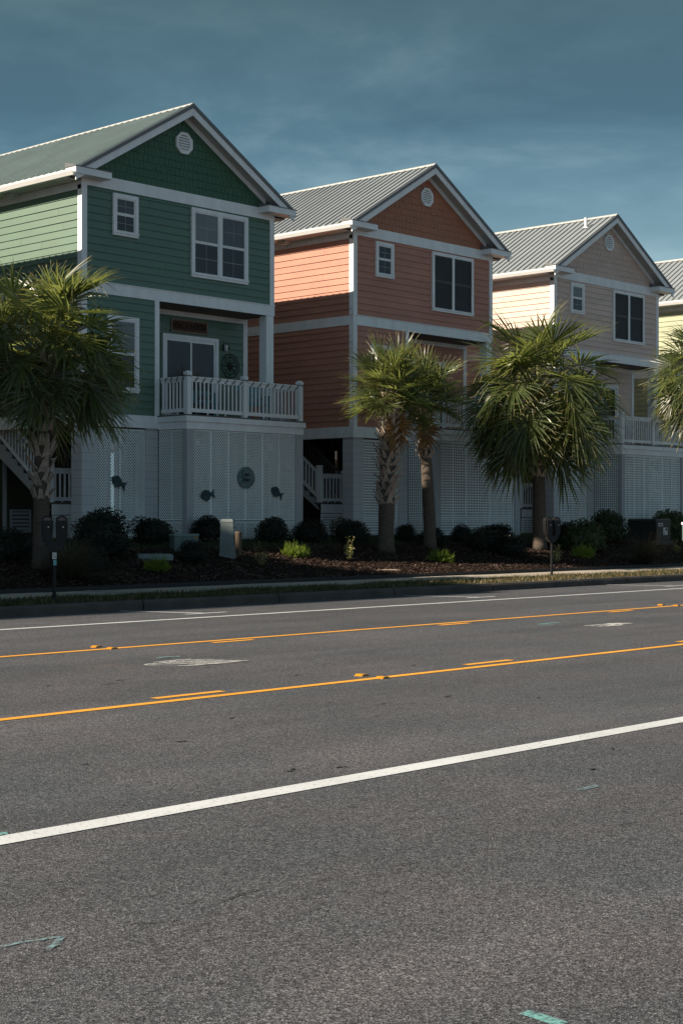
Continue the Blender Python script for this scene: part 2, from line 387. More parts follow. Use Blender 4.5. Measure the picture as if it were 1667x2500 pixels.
# raised amber road studs
def stud(x, y, label):
    t = thing('road_stud', label, 'road stud', (x, y, 0.0), 0, 'amber studs along the yellow lines')
    b = MB(); b.hexa([(-.055,-.05,0),(.055,-.05,0),(.055,.05,0),(-.055,.05,0),(-.025,-.045,.02),(.03,-.045,.02),(.03,.045,.02),(-.025,.045,.02)])
    b.build('body', M['stud_body'], t)
    b = MB(); b.face([(-.054,-.042,.004),(-.029,-.04,.0206),(-.029,.04,.0206),(-.054,.042,.004)])
    b.build('reflector', M['stud_amber'], t)
    b = MB(); b.face([(.055,.04,.004),(.033,.038,.0195),(.033,-.038,.0195),(.055,-.04,.004)])
    b.build('rear_reflector', M['black_iron'], t)
stud(10.7, 9.69, 'amber road stud just inside the nearer yellow line, off the paint')
stud(10.66, 9.40, 'amber road stud sitting on the nearer yellow line')
stud(11.08, 14.05, 'amber road stud beyond the farther yellow line, left of the picture')
stud(11.05, 13.74, 'amber road stud on the farther yellow line, left of the picture')
stud(23.0, 14.05, 'amber road stud beyond the farther yellow line at the right edge')
stud(22.97, 13.74, 'amber road stud on the farther yellow line at the right edge')

# kerb in cast sections
kb = MB(); x = -40.0; i = 0
seams = [11.9, 14.96, 18.02, 21.05, 24.1, 27.2, 30.25, 33.3]
xs = [-60 + 3.05*k for k in range(24)] ; xs = sorted(xs + [15.2 + 3.05*k for k in range(40)])
xs = [-60 + 3.05*k for k in range(60)]
for k in range(len(xs)-1):
    j = random.Random(k).uniform(-.004, .004)
    x0, x1 = xs[k]+.014, xs[k+1]-.014
    y0 = 19.40+j
    prof = [(y0,-.05),(y0+.012,.11),(y0+.04,.148+j),(y0+.18,.15+j),(y0+.18,-.05)]
    kb.prism(prof, lambda y, z: (x0, y, z), lambda y, z: (x1, y, z))
tag(kb.build('kerb', M['kerb']), kind='structure')

vb = tag(strip('verge', 19.55, 21.3, 0.135, 0.135, M['soil']), kind='structure')
sw = MB()
sj = [k*1.52 for k in range(-60, 160)]
for k in range(len(sj)-1):
    sw.box(sj[k]+.006, sj[k+1]-.006, 21.3, 22.72, 0.05, 0.155 + random.Random(k).uniform(-.004, .004))
tag(sw.build('sidewalk', M['walk']), kind='structure')
# two paler joints cast across the sidewalk
b = MB()
for x in (17.6, 21.7):
    b.face([(x,21.33,.1625),(x+.16,21.33,.1625),(x+.16,22.7,.1625),(x,22.7,.1625)])
tag(b.build('sidewalk_joint', M['walk_new']), kind='structure')
b = MB(); b.box(-40, 120, 22.735, 22.765, 0.1, 0.235)
tag(b.build('bed_edging', M['edging']), kind='structure')
# planting bed and lawn with gentle lumps
def rolling(name, y0, y1, m, amp, ny, nx, x0=-40, x1=130):
    b = MB(); r = random.Random(3); n0 = []
    for j in range(ny+1):
        Y = y0 + (y1-y0)*j/ny
        for i in range(nx+1):
            X = x0 + (x1-x0)*i/nx
            h = gz(min(max(Y, 22.76), 28.59)) + (amp*(math.sin(X*1.7+Y)*.5+math.sin(X*3.9-Y*2.3)*.35+r.uniform(-.3,.3)) if 0 < j < ny else 0)
            b.v.append((X, Y, h))
    for j in range(ny):
        for i in range(nx):
            a = j*(nx+1)+i; b.f.append((a, a+1, a+nx+2, a+nx+1)); b.mi.append(0)
    return tag(b.build(name, m, smooth=True), kind='structure')
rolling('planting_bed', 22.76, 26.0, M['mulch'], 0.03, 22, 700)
rolling('lawn', 26.0, 28.6, M['lawn'], 0.015, 12, 300)
tag(strip('lot', 28.6, 60, 1.0, 1.0, M['pad'], -60, 160), kind='structure')
tag(strip('back_lot', 60, 900, 1.0, 1.0, M['pad'], -900, 1500), kind='structure')

# scattered bark, grass blades
def scatter(name, mats, n, fn, cat=None):
    b = MB(); r = random.Random(name)
    for i in range(n): fn(b, r)
    return tag(b.build(name, mats), kind='stuff')
def chip(b, r):
    while True:
        X = r.uniform(12, 48); Y = r.uniform(22.78, 26.1)
        if X/Y < 1.9: break
    z = gz(Y) + .012 + r.uniform(0, .02); a = r.uniform(0, 2*PI); l = r.uniform(.012, .045); w = r.uniform(.005, .012)
    d = Vector((math.cos(a), math.sin(a), r.uniform(-.5, .5))).normalized()*l; s = Vector((-math.sin(a), math.cos(a), r.uniform(-.7, .7))).normalized()*w
    c = Vector((X, Y, z)); b.face([c-d-s, c+d-s*.6, c+d*.9+s, c-d*.8+s], 0 if r.random() < .78 else 1)
scatter('bark_chips', [M['chip'], M['chip2']], 60000, chip)
def clumpy(X, Y):
    return math.sin(X*1.3+Y*3)*.5 + math.sin(X*3.1-Y*5+1)*.5
def gblade(b, r, X, Y, z, h, w, m):
    a = r.uniform(0, 2*PI); ln = r.uniform(.1, .8)*h
    s = Vector((math.cos(a), math.sin(a), 0))*w; d = Vector((-math.sin(a), math.cos(a), 0))*ln
    p = Vector((X, Y, z))
    b.face([p-s, p+s, p+s*.7+d*.35+Vector((0,0,h*.65)), p-s*.7+d*.35+Vector((0,0,h*.65))], m)
    b.face([p-s*.7+d*.35+Vector((0,0,h*.65)), p+s*.7+d*.35+Vector((0,0,h*.65)), p+d+Vector((0,0,h))], m)
def verge_blade(b, r):
    while True:
        X = r.uniform(12, 50); Y = r.uniform(19.6, 21.3)
        c = clumpy(X, Y)
        if r.random() < .5 + .5*c: break
    dry = .15 if X < 22 else (.25 if X < 26 else .42)
    gblade(b, r, X, Y + (.03 if r.random() < .1 else 0), .135, r.uniform(.03, .085), r.uniform(.003, .007), 1 if r.random() < dry else 0)
scatter('verge_grass', [M['blade'], M['dry_blade']], 42000, verge_blade)
def lawn_blade(b, r):
    X = r.uniform(14, 50); Y = r.uniform(25.9, 29.1)
    gblade(b, r, X, Y, gz(Y)-.005, r.uniform(.03, .08), .006, 0)
scatter('lawn_grass', [M['blade']], 26000, lawn_blade)

# ------------------------------------------------------------------ houses
W, D = 6.2, 13.0
FB0, FB1, MB0, MB1, FR0, FR1 = 2.64, 2.94, 5.74, 6.0, 8.22, 8.50
PITCH, XC, APEX = 0.6, 3.1, 10.60
EL, ER = -0.46, 6.62            # eave edges
YF = -0.38                      # rake overhang
PX0 = 2.3                       # porch opening
PD = 1.0                        # porch recess
DY = -1.07                      # deck front

def roof_z(x): return APEX - PITCH*abs(x-XC)

RB = random.Random(77)
def clap(b, o, u, n, length, z0, z1, exp=0.178, lap=0.026):
    """horizontal lapped boards on a wall: o origin, u along, n outward"""
    o = Vector(o); u = Vector(u); n = Vector(n); z = z0
    flip = u.cross(Vector((0,0,1))).dot(n) < 0
    while z < z1 - 1e-4:
        t = min(z+exp, z1); zz = Vector((0,0,1))
        a = o + zz*z; c = o + zz*t; s0 = 0.0
        while s0 < length - 1e-4:
            s1 = min(length, s0 + (RB.uniform(.6, 3.66) if s0 == 0 else 3.66))
            if length - s1 < .4: s1 = length
            l2 = lap + RB.uniform(-.002, .002); g0, g1 = s0 + (.002 if s0 else 0), s1 - (.002 if s1 < length else 0)
            q = [a+u*g0+n*l2, a+u*g1+n*l2, c+u*g1+n*.003, c+u*g0+n*.003]
            w = [a+u*g0, a+u*g1, a+u*g1+n*l2, a+u*g0+n*l2]
            if flip: q.reverse(); w.reverse()
            b.face(q); b.face(w); s0 = s1
        z = t
def lattice(b, o, u, n, w, h, style):
    """crossed strips as real slats"""
    o = Vector(o); u = Vector(u); n = Vector(n); z = Vector((0,0,1))
    def P(a, c, d): return o + u*a + z*c + n*d
    def slat(a0, c0, a1, c1, half, d0, d1):
        L = math.hypot(a1-a0, c1-c0)
        if L < .01: return
        sx, sz = -(c1-c0)/L*half, (a1-a0)/L*half
        b.hexa([P(a0-sx,c0-sz,d0), P(a0+sx,c0+sz,d0), P(a1+sx,c1+sz,d0), P(a1-sx,c1-sz,d0),
                P(a0-sx,c0-sz,d1), P(a0+sx,c0+sz,d1), P(a1+sx,c1+sz,d1), P(a1-sx,c1-sz,d1)])
    if style == 'diagonal':
        p = 0.075; half = 0.0106
        k = -h
        while k < w:
            a0, c0 = (k, 0) if k >= 0 else (0, -k)
            a1 = min(w, k+h); c1 = a1-k
            slat(a0, c0, a1, c1, half, 0, .006)
            slat(w-a0, c0, w-a1, c1, half, .0065, .0125)
            k += p
    else:
        p = 0.076; k = 0.0
        while k < w: slat(k, 0, k, h, .0165, 0, .006); k += p
        k = 0.0
        while k < h: slat(0, k, w, k, .0150, .0065, .0125); k += p
    # border and stile strips
    e = .03
    for a0, a1, c0, c1 in ((0,w,-.0,e),(0,w,h-e,h)): b.hexa([P(a0,c0,.013),P(a1,c0,.013),P(a1,c0,.02),P(a0,c0,.02),P(a0,c1,.013),P(a1,c1,.013),P(a1,c1,.02),P(a0,c1,.02)])
    m = max(1, round(w/0.62)); 
    for i in range(m+1):
        a = w*i/m; a0, a1 = max(0, a-.02), min(w, a+.02)
        b.hexa([P(a0,e,.013),P(a1,e,.013),P(a1,e,.019),P(a0,e,.019),P(a0,h-e,.013),P(a1,h-e,.013),P(a1,h-e,.019),P(a0,h-e,.019)])

def add_window(h, x0, x1, z0, z1, double, y=0.0, upper='blind', lower='glass', grid=True, name='window'):
    sm = 'screen_frame' if lower == 'screen' else 'trim'
    T = .095                                    # casing width
    f = MB(); p = .068
    f.box(x0, x1, y-p, y, z1-T, z1); f.box(x0, x1, y-p, y, z0, z0+T)
    f.box(x0, x0+T, y-p, y, z0+T, z1-T); f.box(x1-T, x1, y-p, y, z0+T, z1-T)
    f.box(x0-.012, x1+.012, y-p-.018, y-p, z0+T-.035, z0+T)          # sill nose
    w = f.build(name, M['trim'], h)
    bays = [(x0+T, x1-T)]
    if double:
        c = (x0+x1)/2; bays = [(x0+T, c-.05), (c+.05, x1-T)]
        g = MB(); g.box(c-.05, c+.05, y-p+.002, y-.004, z0+T, z1-T); g.build('mullion', M['trim'], w)
    for i, (a, c) in enumerate(bays):
        zm = (z0+z1)/2; s = MB(); mu = MB(); q = .032
        for (u0, u1, dep) in ((z0+T, zm+.018, .032), (zm+.018, z1-T, .040)):
            s.box(a, c, y-dep-.012, y-dep, u1-q, u1); s.box(a, c, y-dep-.012, y-dep, u0, u0+q)
            s.box(a, a+q, y-dep-.012, y-dep, u0+q, u1-q); s.box(c-q, c, y-dep-.012, y-dep, u0+q, u1-q)
            if grid:
                mu.box((a+c)/2-.0055, (a+c)/2+.0055, y-dep-.004, y-dep-.001, u0+q, u1-q)
                mu.box(a+q, c-q, y-dep-.0045, y-dep-.0005, (u0+u1)/2-.0055, (u0+u1)/2+.0055)
        s.build('sash', M[sm], w)
        if grid: mu.build('muntins', M['muntin'], w)
        up = upper if isinstance(upper, str) else upper[i]
        for (u0, u1, dep, mm) in ((z0+T+q, zm+.018-q, .0305, lower), (zm+.018+q, z1-T-q, .0385, up)):
            g = MB()
            if mm == 'louvre_blind':
                n = 22
                for k in range(n):
                    za = u0+(u1-u0)*k/n; zb = u0+(u1-u0)*(k+.8)/n
                    g.face([(a+q, y-dep, za), (c-q, y-dep, za), (c-q, y-dep+.003, zb), (a+q, y-dep+.003, zb)])
                g.face([(a+q, y-dep+.0033, u0), (c-q, y-dep+.0033, u0), (c-q, y-dep+.0033, u1), (a+q, y-dep+.0033, u1)])
            else:
                g.face([(a+q, y-dep, u0), (c-q, y-dep, u0), (c-q, y-dep, u1), (a+q, y-dep, u1)])
            g.build('pane', M[mm], w)
    return w

def railing(h, a, c, z0, ztop, name='railing', m='trim'):
    """rails and balusters between two points"""
    a = Vector((a[0], a[1], 0)); c = Vector((c[0], c[1], 0)); L = (c-a).length; u = (c-a)/L
    b = MB(); Z = Vector((0,0,1))
    b.bar(a+Z*(ztop-.02), c+Z*(ztop-.02), .085, .04); b.bar(a+Z*(ztop-.085), c+Z*(ztop-.085), .035, .085)
    b.bar(a+Z*(z0+.10), c+Z*(z0+.10), .035, .09)
    n = max(2, int(L/.125))
    for i in range(n):
        p = a + u*(L*(i+.5)/n); b.bar(p+Z*(z0+.13), p+Z*(ztop-.10), .036, .036, (u.x, u.y, 0))
    for t in (.33, .67):
        p = a + u*(L*t); b.bar(p+Z*z0, p+Z*(z0+.06), .03, .03, (u.x, u.y, 0))
    return b.build(name, M[m], h)
def rail_post(h, x, y, z0, z1, w=.125):
    b = MB(); b.box(x-w/2, x+w/2, y-w/2, y+w/2, z0, z1-.09)
    b.box(x-w/2-.012, x+w/2+.012, y-w/2-.012, y+w/2+.012, z1-.09, z1-.03)
    k = w/2; b.hexa([(x-k,y-k,z1-.03),(x+k,y-k,z1-.03),(x+k,y+k,z1-.03),(x-k,y+k,z1-.03),(x-.02,y-.02,z1),(x+.02,y-.02,z1),(x+.02,y+.02,z1),(x-.02,y+.02,z1)])
    return b.build('railing_post', M['trim'], h)

def pillar(h, x0, x1, y0, y1, z1=FB0):
    b = MB(); z = 0.0; k = 0
    while z < z1-.01:
        t = min(z+.2, z1); b.box(x0, x1, y0, y1, z+.004, t-.004); z = t
    b.box(x0+.006, x1-.006, y0+.006, y1-.006, -.1, z1, 1)
    return b.build('pillar', [M['block'], M['mortar']], h)

def body(h, mats, base_y=0.0, roof_m='roof'):
    """walls, gable, roof, trim: shared by every house of the row"""
    sid, shg = mats
    u = MB()
    clap(u, (0,0,0), (1,0,0), (0,-1,0), W, MB1, FR0); clap(u, (0,0,0), (0,1,0), (-1,0,0), D, MB1, FR1-.2)
    clap(u, (W,0,0), (0,1,0), (1,0,0), D, MB1, FR1-.2)
    u.face([(W,D,MB0),(0,D,MB0),(0,D,APEX-PITCH*XC-.1),(XC,D,APEX-.12),(W,D,APEX-PITCH*XC-.1)])
    u.build('upper_siding', sid, h)
    l = MB()
    clap(l, (0,0,0), (1,0,0), (0,-1,0), PX0, FB1, MB0); clap(l, (0,0,0), (0,1,0), (-1,0,0), D, FB1, MB0)
    clap(l, (PX0,0,0), (0,1,0), (1,0,0), PD, FB1, MB0)
    clap(l, (W,PD,0), (0,1,0), (1,0,0), D-PD, FB1, MB0)
    l.face([(W,D,FB0),(0,D,FB0),(0,D,MB0),(W,D,MB0)])
    l.build('lower_siding', sid, h)
    p = MB(); clap(p, (PX0,PD,0), (1,0,0), (0,-1,0), W-PX0, FB1, MB0); p.build('porch_wall', sid, h)
    # gable of staggered shakes
    g = MB(); z = FR1; row = 0; r = random.Random(base_y+7)
    def sl(zz): return XC - (APEX-.16-zz)/PITCH, XC + (APEX-.16-zz)/PITCH
    while z < APEX-.2:
        t = z+.185; x = -r.uniform(0, .18)
        while x < W:
            wd = r.uniform(.10, .19); a, c = x+.004, x+wd-.004; x += wd
            lo, hi = sl(z); a2, c2 = max(a, lo, 0), min(c, hi, W)
            if c2-a2 < .01: continue
            lo2, hi2 = sl(min(t, APEX-.165)); a3, c3 = min(max(a2, lo2), hi2), max(min(c2, hi2), lo2)
            if c3 < a3: a3 = c3 = (a3+c3)/2
            k = .02 + r.uniform(-.003, .005); d = r.uniform(-.008, .008); zb = max(FR1, z+d)
            g.face([(a2,-k,zb),(c2,-k,zb),(c3,-.006,t),(a3,-.006,t)])
            g.face([(a2,0,zb),(c2,0,zb),(c2,-k,zb),(a2,-k,zb)])
            g.face([(a2,0,zb),(a2,-k,zb),(a3,-.006,t)]); g.face([(c2,0,zb),(c3,-.006,t),(c2,-k,zb)])
        z = t; row += 1
    lo, hi = sl(FR1)
    g.face([(0,-.002,FR1),(W,-.002,FR1),(W,-.002,min(APEX-.16-PITCH*XC,FR1+1)+.0),(XC,-.002,APEX-.16),(0,-.002,APEX-.16-PITCH*XC)])
    g.build('gable_shingles', shg, h)
    # roof slabs with standing seams
    r_ = MB()
    for e in (EL, ER):
        z = roof_z(e)
        pts = [(e,YF,z),(XC,YF,APEX),(XC,D+.38,APEX),(e,D+.38,z)]
        lowp = [(q[0], q[1], q[2]-.03) for q in pts]
        r_.hexa(lowp+pts if e < XC else lowp[::-1]+pts[::-1])
        n = int((D+.7)/.25)
        for i in range(n+1):
            y = YF+.03+i*.25
            nx = -PITCH if e < XC else PITCH
            rh = .044 if e < XC else .015
            xe = XC - (.13 if e < XC else -.13); r_.bar((e+.01, y, roof_z(e+.01)+rh/2), (xe, y, roof_z(xe)+rh/2), .014, rh)
    roof = r_.build('roof', M[roof_m], h)
    c_ = MB(); c_.hexa([(XC-.15,YF-.01,APEX-.06),(XC+.15,YF-.01,APEX-.06),(XC+.15,D+.39,APEX-.06),(XC-.15,D+.39,APEX-.06),(XC-.012,YF-.01,APEX+.034),(XC+.012,YF-.01,APEX+.034),(XC+.012,D+.39,APEX+.034),(XC-.012,D+.39,APEX+.034)])
    c_.build('ridge_cap', M['soffit'], roof)
    for e, s in ((EL, -1), (ER, 1)):
        d = MB(); z = roof_z(e)
        def slope_board(b, y0, y1, up, dn, x0=e, x1=XC):
            q0, q1 = roof_z(x0), roof_z(x1)
            lp = [(x0,y0,q0-dn),(x1,y0,q1-dn),(x1,y1,q1-dn),(x0,y1,q0-dn)]; tp = [(x0,y0,q0-up),(x1,y0,q1-up),(x1,y1,q1-up),(x0,y1,q0-up)]
            b.hexa(lp+tp if x0 < x1 else lp[::-1]+tp[::-1])
        slope_board(d, YF-.03, YF+.01, -.012, .085); d.build('rake_flashing', M['roof_edge'], roof)
        d = MB(); slope_board(d, YF, YF+.03, .086, .27); d.build('rake_board', M['trim'], roof)
        d = MB(); slope_board(d, YF+.031, -.024, .17, .19, (0.02 if s < 0 else W-.02)); 
        d2 = MB()
        slope_board(d2, -.045, -.023, .191, .33, (0.3 if s < 0 else W-.3), XC - s*-.0); d2.build('gable_board', M['trim'], roof)
        d.build('rake_soffit', M['soffit'], roof)
        # eave return box at the foot of the rake, with its own little metal cap
        x0, x1 = (EL-.03, .55) if s < 0 else (W-.55, ER+.03)
        d = MB(); d.box(x0, x1, YF-.035, -.031, FR1-.15, FR1+.005); d.build('eave_return', M['trim'], roof)
        d = MB(); d.hexa([(x0-.02,YF-.055,FR1+.006),(x1+.02,YF-.055,FR1+.006),(x1+.02,-.032,FR1+.006),(x0-.02,-.032,FR1+.006),
                          (x0-.02,YF-.055,FR1+.02),(x1+.02,YF-.055,FR1+.02),(x1+.02,-.032,FR1+.13),(x0-.02,-.032,FR1+.13)])
        d.build('return_cap', M['roof_edge'], roof)
        d = MB(); a, c = (EL+.03, -.001) if s < 0 else (W+.001, ER-.03)
        d.box(a, c, 0, D, FR1-.20, FR1-.18); d.build('eave_soffit', M['soffit'], roof)
        d = MB(); a, c = (-.026, 0) if s < 0 else (W, W+.026)
        d.box(a, c, .0, D, FR1-.38, FR1-.2); d.build('side_frieze', M['trim'], h)
        d = MB()                                            # eave board
        a = e+.0 if s < 0 else e-.02
        d.box(a, a+.02, -.02, D+.3, FR1-.2, z-.035); d.build('eave_board', M['trim'], roof)
    gt = MB()                                                # left gutter
    z = roof_z(EL)
    prof = [(EL-.005,z-.03),(EL-.005,z-.16),(EL-.07,z-.16),(EL-.12,z-.07),(EL-.12,z-.03),(EL-.105,z-.03),(EL-.105,z-.06),(EL-.065,z-.145),(EL-.02,z-.145),(EL-.02,z-.03)]
    gt.prism(prof, lambda x, zz: (x, YF+.0, zz), lambda x, zz: (x, D+.35, zz)); gt.build('gutter', M['gutter'], roof)
    # trim boards
    def board(name, *bx):
        t = MB(); t.box(*bx); return t.build(name, M['trim'], h)
    board('frieze_board', -.03, W+.03, -.03, 0, FR0, FR1)
    P = .032
    board('belt_board', -P, W+P, -P, 0, MB0, MB1); board('belt_board', -P, 0, .0, D, MB0, MB1); board('belt_board', W, W+P, .0, D, MB0, MB1)
    board('belt_cap', -P-.012, W+P+.012, -P-.02, 0, MB1, MB1+.02)
    P = .045
    board('floor_band', -P, PX0, -P, 0, FB0, FB1); board('floor_band', -P, 0, .0, D, FB0, FB1); board('floor_band', W, W+P, .0, D, FB0, FB1)
    for z0, z1 in ((FB1, MB0), (MB1+.02, FR0)):
        board('corner_board', -.026, .13, -.03, 0, z0, z1); board('corner_board', -.026, 0, .0, .13, z0, z1)
        if z0 > 4:
            board('corner_board', W-.13, W+.026, -.03, 0, z0, z1); board('corner_board', W, W+.026, 0, .13, z0, z1)
    board('corner_board', PX0-.12, PX0+.02, -.03, 0, FB1, MB0)
    board('corner_board', W-.13, W+.02, PD-.03, PD, FB1, MB0-.12); board('porch_frieze', PX0, W+.02, PD-.03, PD, MB0-.13, MB0-.005)
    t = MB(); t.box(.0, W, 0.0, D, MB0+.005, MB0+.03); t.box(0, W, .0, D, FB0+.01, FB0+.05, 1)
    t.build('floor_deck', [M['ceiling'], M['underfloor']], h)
    # octagonal gable vent
    v = MB(); cz = 9.70; R = .285
    def octo(r): return [(XC + r*math.cos(PI/8+PI/4*k), cz + r*1.0*math.sin(PI/8+PI/4*k)) for k in range(8)]
    o8, i8 = octo(R), octo(R*.74)
    for k in range(8):
        j = (k+1) % 8
        v.hexa([(o8[k][0],-.07,o8[k][1]),(o8[j][0],-.07,o8[j][1]),(i8[j][0],-.055,i8[j][1]),(i8[k][0],-.055,i8[k][1]),
                (o8[k][0],-.01,o8[k][1]),(o8[j][0],-.01,o8[j][1]),(i8[j][0],-.01,i8[j][1]),(i8[k][0],-.01,i8[k][1])])
    ve = v.build('gable_vent', M['trim'], h)
    v = MB()
    for k in range(6):
        zz = cz - R*.60 + k*R*.225; hw = R*.72 if 0 < k < 5 else R*.5
        v.hexa([(XC-hw,-.06,zz-.025),(XC+hw,-.06,zz-.025),(XC+hw,-.052,zz-.03),(XC-hw,-.052,zz-.03),(XC-hw,-.03,zz+.03),(XC+hw,-.03,zz+.03),(XC+hw,-.022,zz+.025),(XC-hw,-.022,zz+.025)])
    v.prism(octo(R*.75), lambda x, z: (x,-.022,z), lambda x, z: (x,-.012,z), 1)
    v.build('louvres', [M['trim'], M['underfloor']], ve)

def full_house(name, label, X, dz, sid, style, win, detail=True):
    h = thing(name, label, 'house', (X, 29.2, 1.0+dz), 0, 'raised beach houses in a row')
    body(h, sid, X, 'roof_green' if style == 'diagonal' else 'roof')
    add_window(h, .88, 1.64, 8.14-.98+.0, 8.15, False, 0, win[0], win[1], True)
    add_window(h, 3.34, 5.26, 6.45, 8.17, True, 0, win[2], win[3], win[4])
    add_window(h, .72, 1.66, 3.46, 5.26, False, 0, 'blind', 'glass', True)
    # small soffit lamp under the left eave
    b = MB(); b.box(-.34, -.14, 2.3, 2.6, FR1-.27, FR1-.2); b.box(-.30, -.18, 2.36, 2.54, FR1-.30, FR1-.27); b.build('eave_lamp', M['soffit'], h)
    # corner column of the porch
    b = MB(); b.box(W-.25, W+.012, -.012, .25, FB1+.03, MB0-.001); b.build('porch_post', M['trim'], h)
    b = MB(); b.box(W-.27, W+.03, -.032, .27, FB1+.031, FB1+.12)
    b.build('post_base', M['trim'], h)
    # sliding door
    x0, x1, z0, z1 = 3.25, 5.14, FB1+.02, 5.13; y = PD; T = .09
    f = MB(); f.box(x0, x1, y-.08, y, z1-T, z1); f.box(x0, x0+T, y-.08, y, z0, z1-T); f.box(x1-T, x1, y-.08, y, z0, z1-T); f.box(x0+T, x1-T, y-.09, y, z0, z0+.05)
    d = f.build('sliding_door', M['trim'], h); c = (x0+x1)/2
    for (a, e, dep) in ((x0+T, c+.03, .054), (c-.03, x1-T, .034)):
        s = MB(); q = .055
        s.box(a, e, y-dep-.018, y-dep, z1-T-q*1.4, z1-T); s.box(a, e, y-dep-.018, y-dep, z0+.05, z0+.05+q*2)
        s.box(a, a+q, y-dep-.018, y-dep, z0+.05+q*2, z1-T-q*1.4); s.box(e-q, e, y-dep-.018, y-dep, z0+.05+q*2, z1-T-q*1.4)
        s.build('door_leaf', M['trim'], d)
        g = MB(); g.face([(a+q, y-dep-.008, z0+.16), (e-q, y-dep-.008, z0+.16), (e-q, y-dep-.008, z1-T-q*1.4), (a+q, y-dep-.008, z1-T-q*1.4)])
        g.build('pane', M['glass'], d)
    # deck
    k = MB(); dx0, dx1 = PX0-.05, W+.09
    k.box(dx0, dx1, DY, -.0, FB1-.02, FB1+.018); k.box(PX0, W, .0, PD, FB1-.02, FB1+.018)
    deck = k.build('deck_floor', M['dark_wood_and_shade'], h)
    k = MB(); dx0, dx1 = PX0-.03, W+.05
    k.box(dx0-.04, dx1+.04, DY-.04, DY+.0, FB1-.15, FB1-.021); k.box(dx0-.04, dx0, DY, -.046, FB1-.15, FB1-.021); k.box(dx1, dx1+.04, DY, -.046, FB1-.15, FB1-.021)
    k.build('deck_ledge', M['trim'], h)
    k = MB(); k.box(dx0, dx1, DY, DY+.04, FB0-.03, FB1-.151); k.box(dx0, dx0+.04, DY+.04, -.046, FB0-.03, FB1-.151); k.box(dx1-.04, dx1, DY+.04, -.046, FB0-.03, FB1-.151)
    k.build('deck_fascia', M['trim'], h)
    zr0, zr1 = FB1+.02, FB1+.93
    for px, py in ((2.37,DY+.07),(4.22,DY+.07),(6.17,DY+.07)): rail_post(h, px, py, FB1+.018, FB1+1.06)
    railing(h, (2.44,DY+.07), (4.15,DY+.07), zr0, zr1); railing(h, (4.29,DY+.07), (6.10,DY+.07), zr0, zr1)
    railing(h, (2.37,-.05), (2.37,DY+.14), zr0, zr1); railing(h, (6.17,-.05), (6.17,DY+.14), zr0, zr1)
    # ground level: block pillars, deck posts and lattice
    for bx in ((.0,.40,.0,.40), (1.92,2.30,.0,.40), (.0,.4,4.4,4.8), (.0,.4,8.5,8.9), (.0,.4,12.5,12.9), (W-.4,W,8.5,8.9), (W-.4,W,12.5,12.9), (2.9,3.3,12.5,12.9)): pillar(h, *bx)
    def post(x0, x1, y0, y1):
        b = MB(); b.box(x0, x1, y0, y1, -.12, FB0-.031); b.build('deck_post', M['wood_white'], h)
    post(PX0-.02, PX0+.13, DY+.0, DY+.15); post(W-.22, W+.03, DY+.005, DY+.15)
    b = MB(); b.box(PX0+.131, PX0+.2, DY+.012, DY+.05, -.12, FB0-.031); b.build('deck_post', M['wood_white'], h)
    def lat(o, u, n, w):
        for (za, zb) in ((-.05, .40), (.425, FB0-.04)):
            b = MB(); lattice(b, (o[0], o[1], za), u, n, w, zb-za, style); b.build('lattice_panel', M['lattice'], h)
    lat((.41,.05,0), (1,0,0), (0,-1,0), 1.50)
    lat((PX0+.03,-.02,0), (0,-1,0), (-1,0,0), -DY-.14)
    lat((PX0+.21,DY+.06,0), (1,0,0), (0,-1,0), W-.23-PX0-.21)
    lat((W-.03,DY+.16,0), (0,1,0), (1,0,0), -DY-.2)
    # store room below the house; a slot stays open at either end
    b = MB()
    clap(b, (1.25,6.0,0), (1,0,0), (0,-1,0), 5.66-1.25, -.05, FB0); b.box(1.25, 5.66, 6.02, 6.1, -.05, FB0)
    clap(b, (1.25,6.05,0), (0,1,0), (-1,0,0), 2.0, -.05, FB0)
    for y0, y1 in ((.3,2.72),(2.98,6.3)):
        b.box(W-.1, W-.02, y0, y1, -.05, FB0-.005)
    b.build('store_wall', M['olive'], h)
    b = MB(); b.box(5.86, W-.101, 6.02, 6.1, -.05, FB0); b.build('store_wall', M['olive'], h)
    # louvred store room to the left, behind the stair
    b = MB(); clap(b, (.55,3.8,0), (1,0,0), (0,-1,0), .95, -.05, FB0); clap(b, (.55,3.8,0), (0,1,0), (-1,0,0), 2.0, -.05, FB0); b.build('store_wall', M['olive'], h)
    b = MB(); b.box(.47, .56, 3.75, 3.8, -.05, FB0); b.box(1.44, 1.54, 3.75, 3.8, -.05, FB0); b.build('store_trim', M['wood_white'], h)
    b = MB(); v0, v1, c0, c1 = .66, 1.30, .12, .70
    b.box(v0, v1, 3.745, 3.775, c0, c0+.05); b.box(v0, v1, 3.745, 3.775, c1-.05, c1); b.box(v0, v0+.05, 3.745, 3.775, c0+.05, c1-.05); b.box(v1-.05, v1, 3.745, 3.775, c0+.05, c1-.05)
    for k in range(5):
        zz = c0+.08+k*.095
        b.hexa([(v0+.05,3.748,zz-.01),(v1-.05,3.748,zz-.01),(v1-.05,3.752,zz-.015),(v0+.05,3.752,zz-.015),(v0+.05,3.77,zz+.05),(v1-.05,3.77,zz+.05),(v1-.05,3.774,zz+.045),(v0+.05,3.774,zz+.045)])
    b.build('store_vent', M['wood_white'], h)
    # stair: landing at the front, flight climbing to the back
    sx0, sx1, sy = .2, 1.12, 1.42; LZ = .86
    st = MB(); st.box(sx0, sx1+.05, sy, sy+.28, LZ-.05, LZ)
    stair = st.build('stair', M['dark_wood_and_shade'], h)
    b = MB(); b.box(sx0, sx1+.05, sy-.02, sy, LZ-.30, LZ-.05); b.build('landing_board', M['trim'], stair)
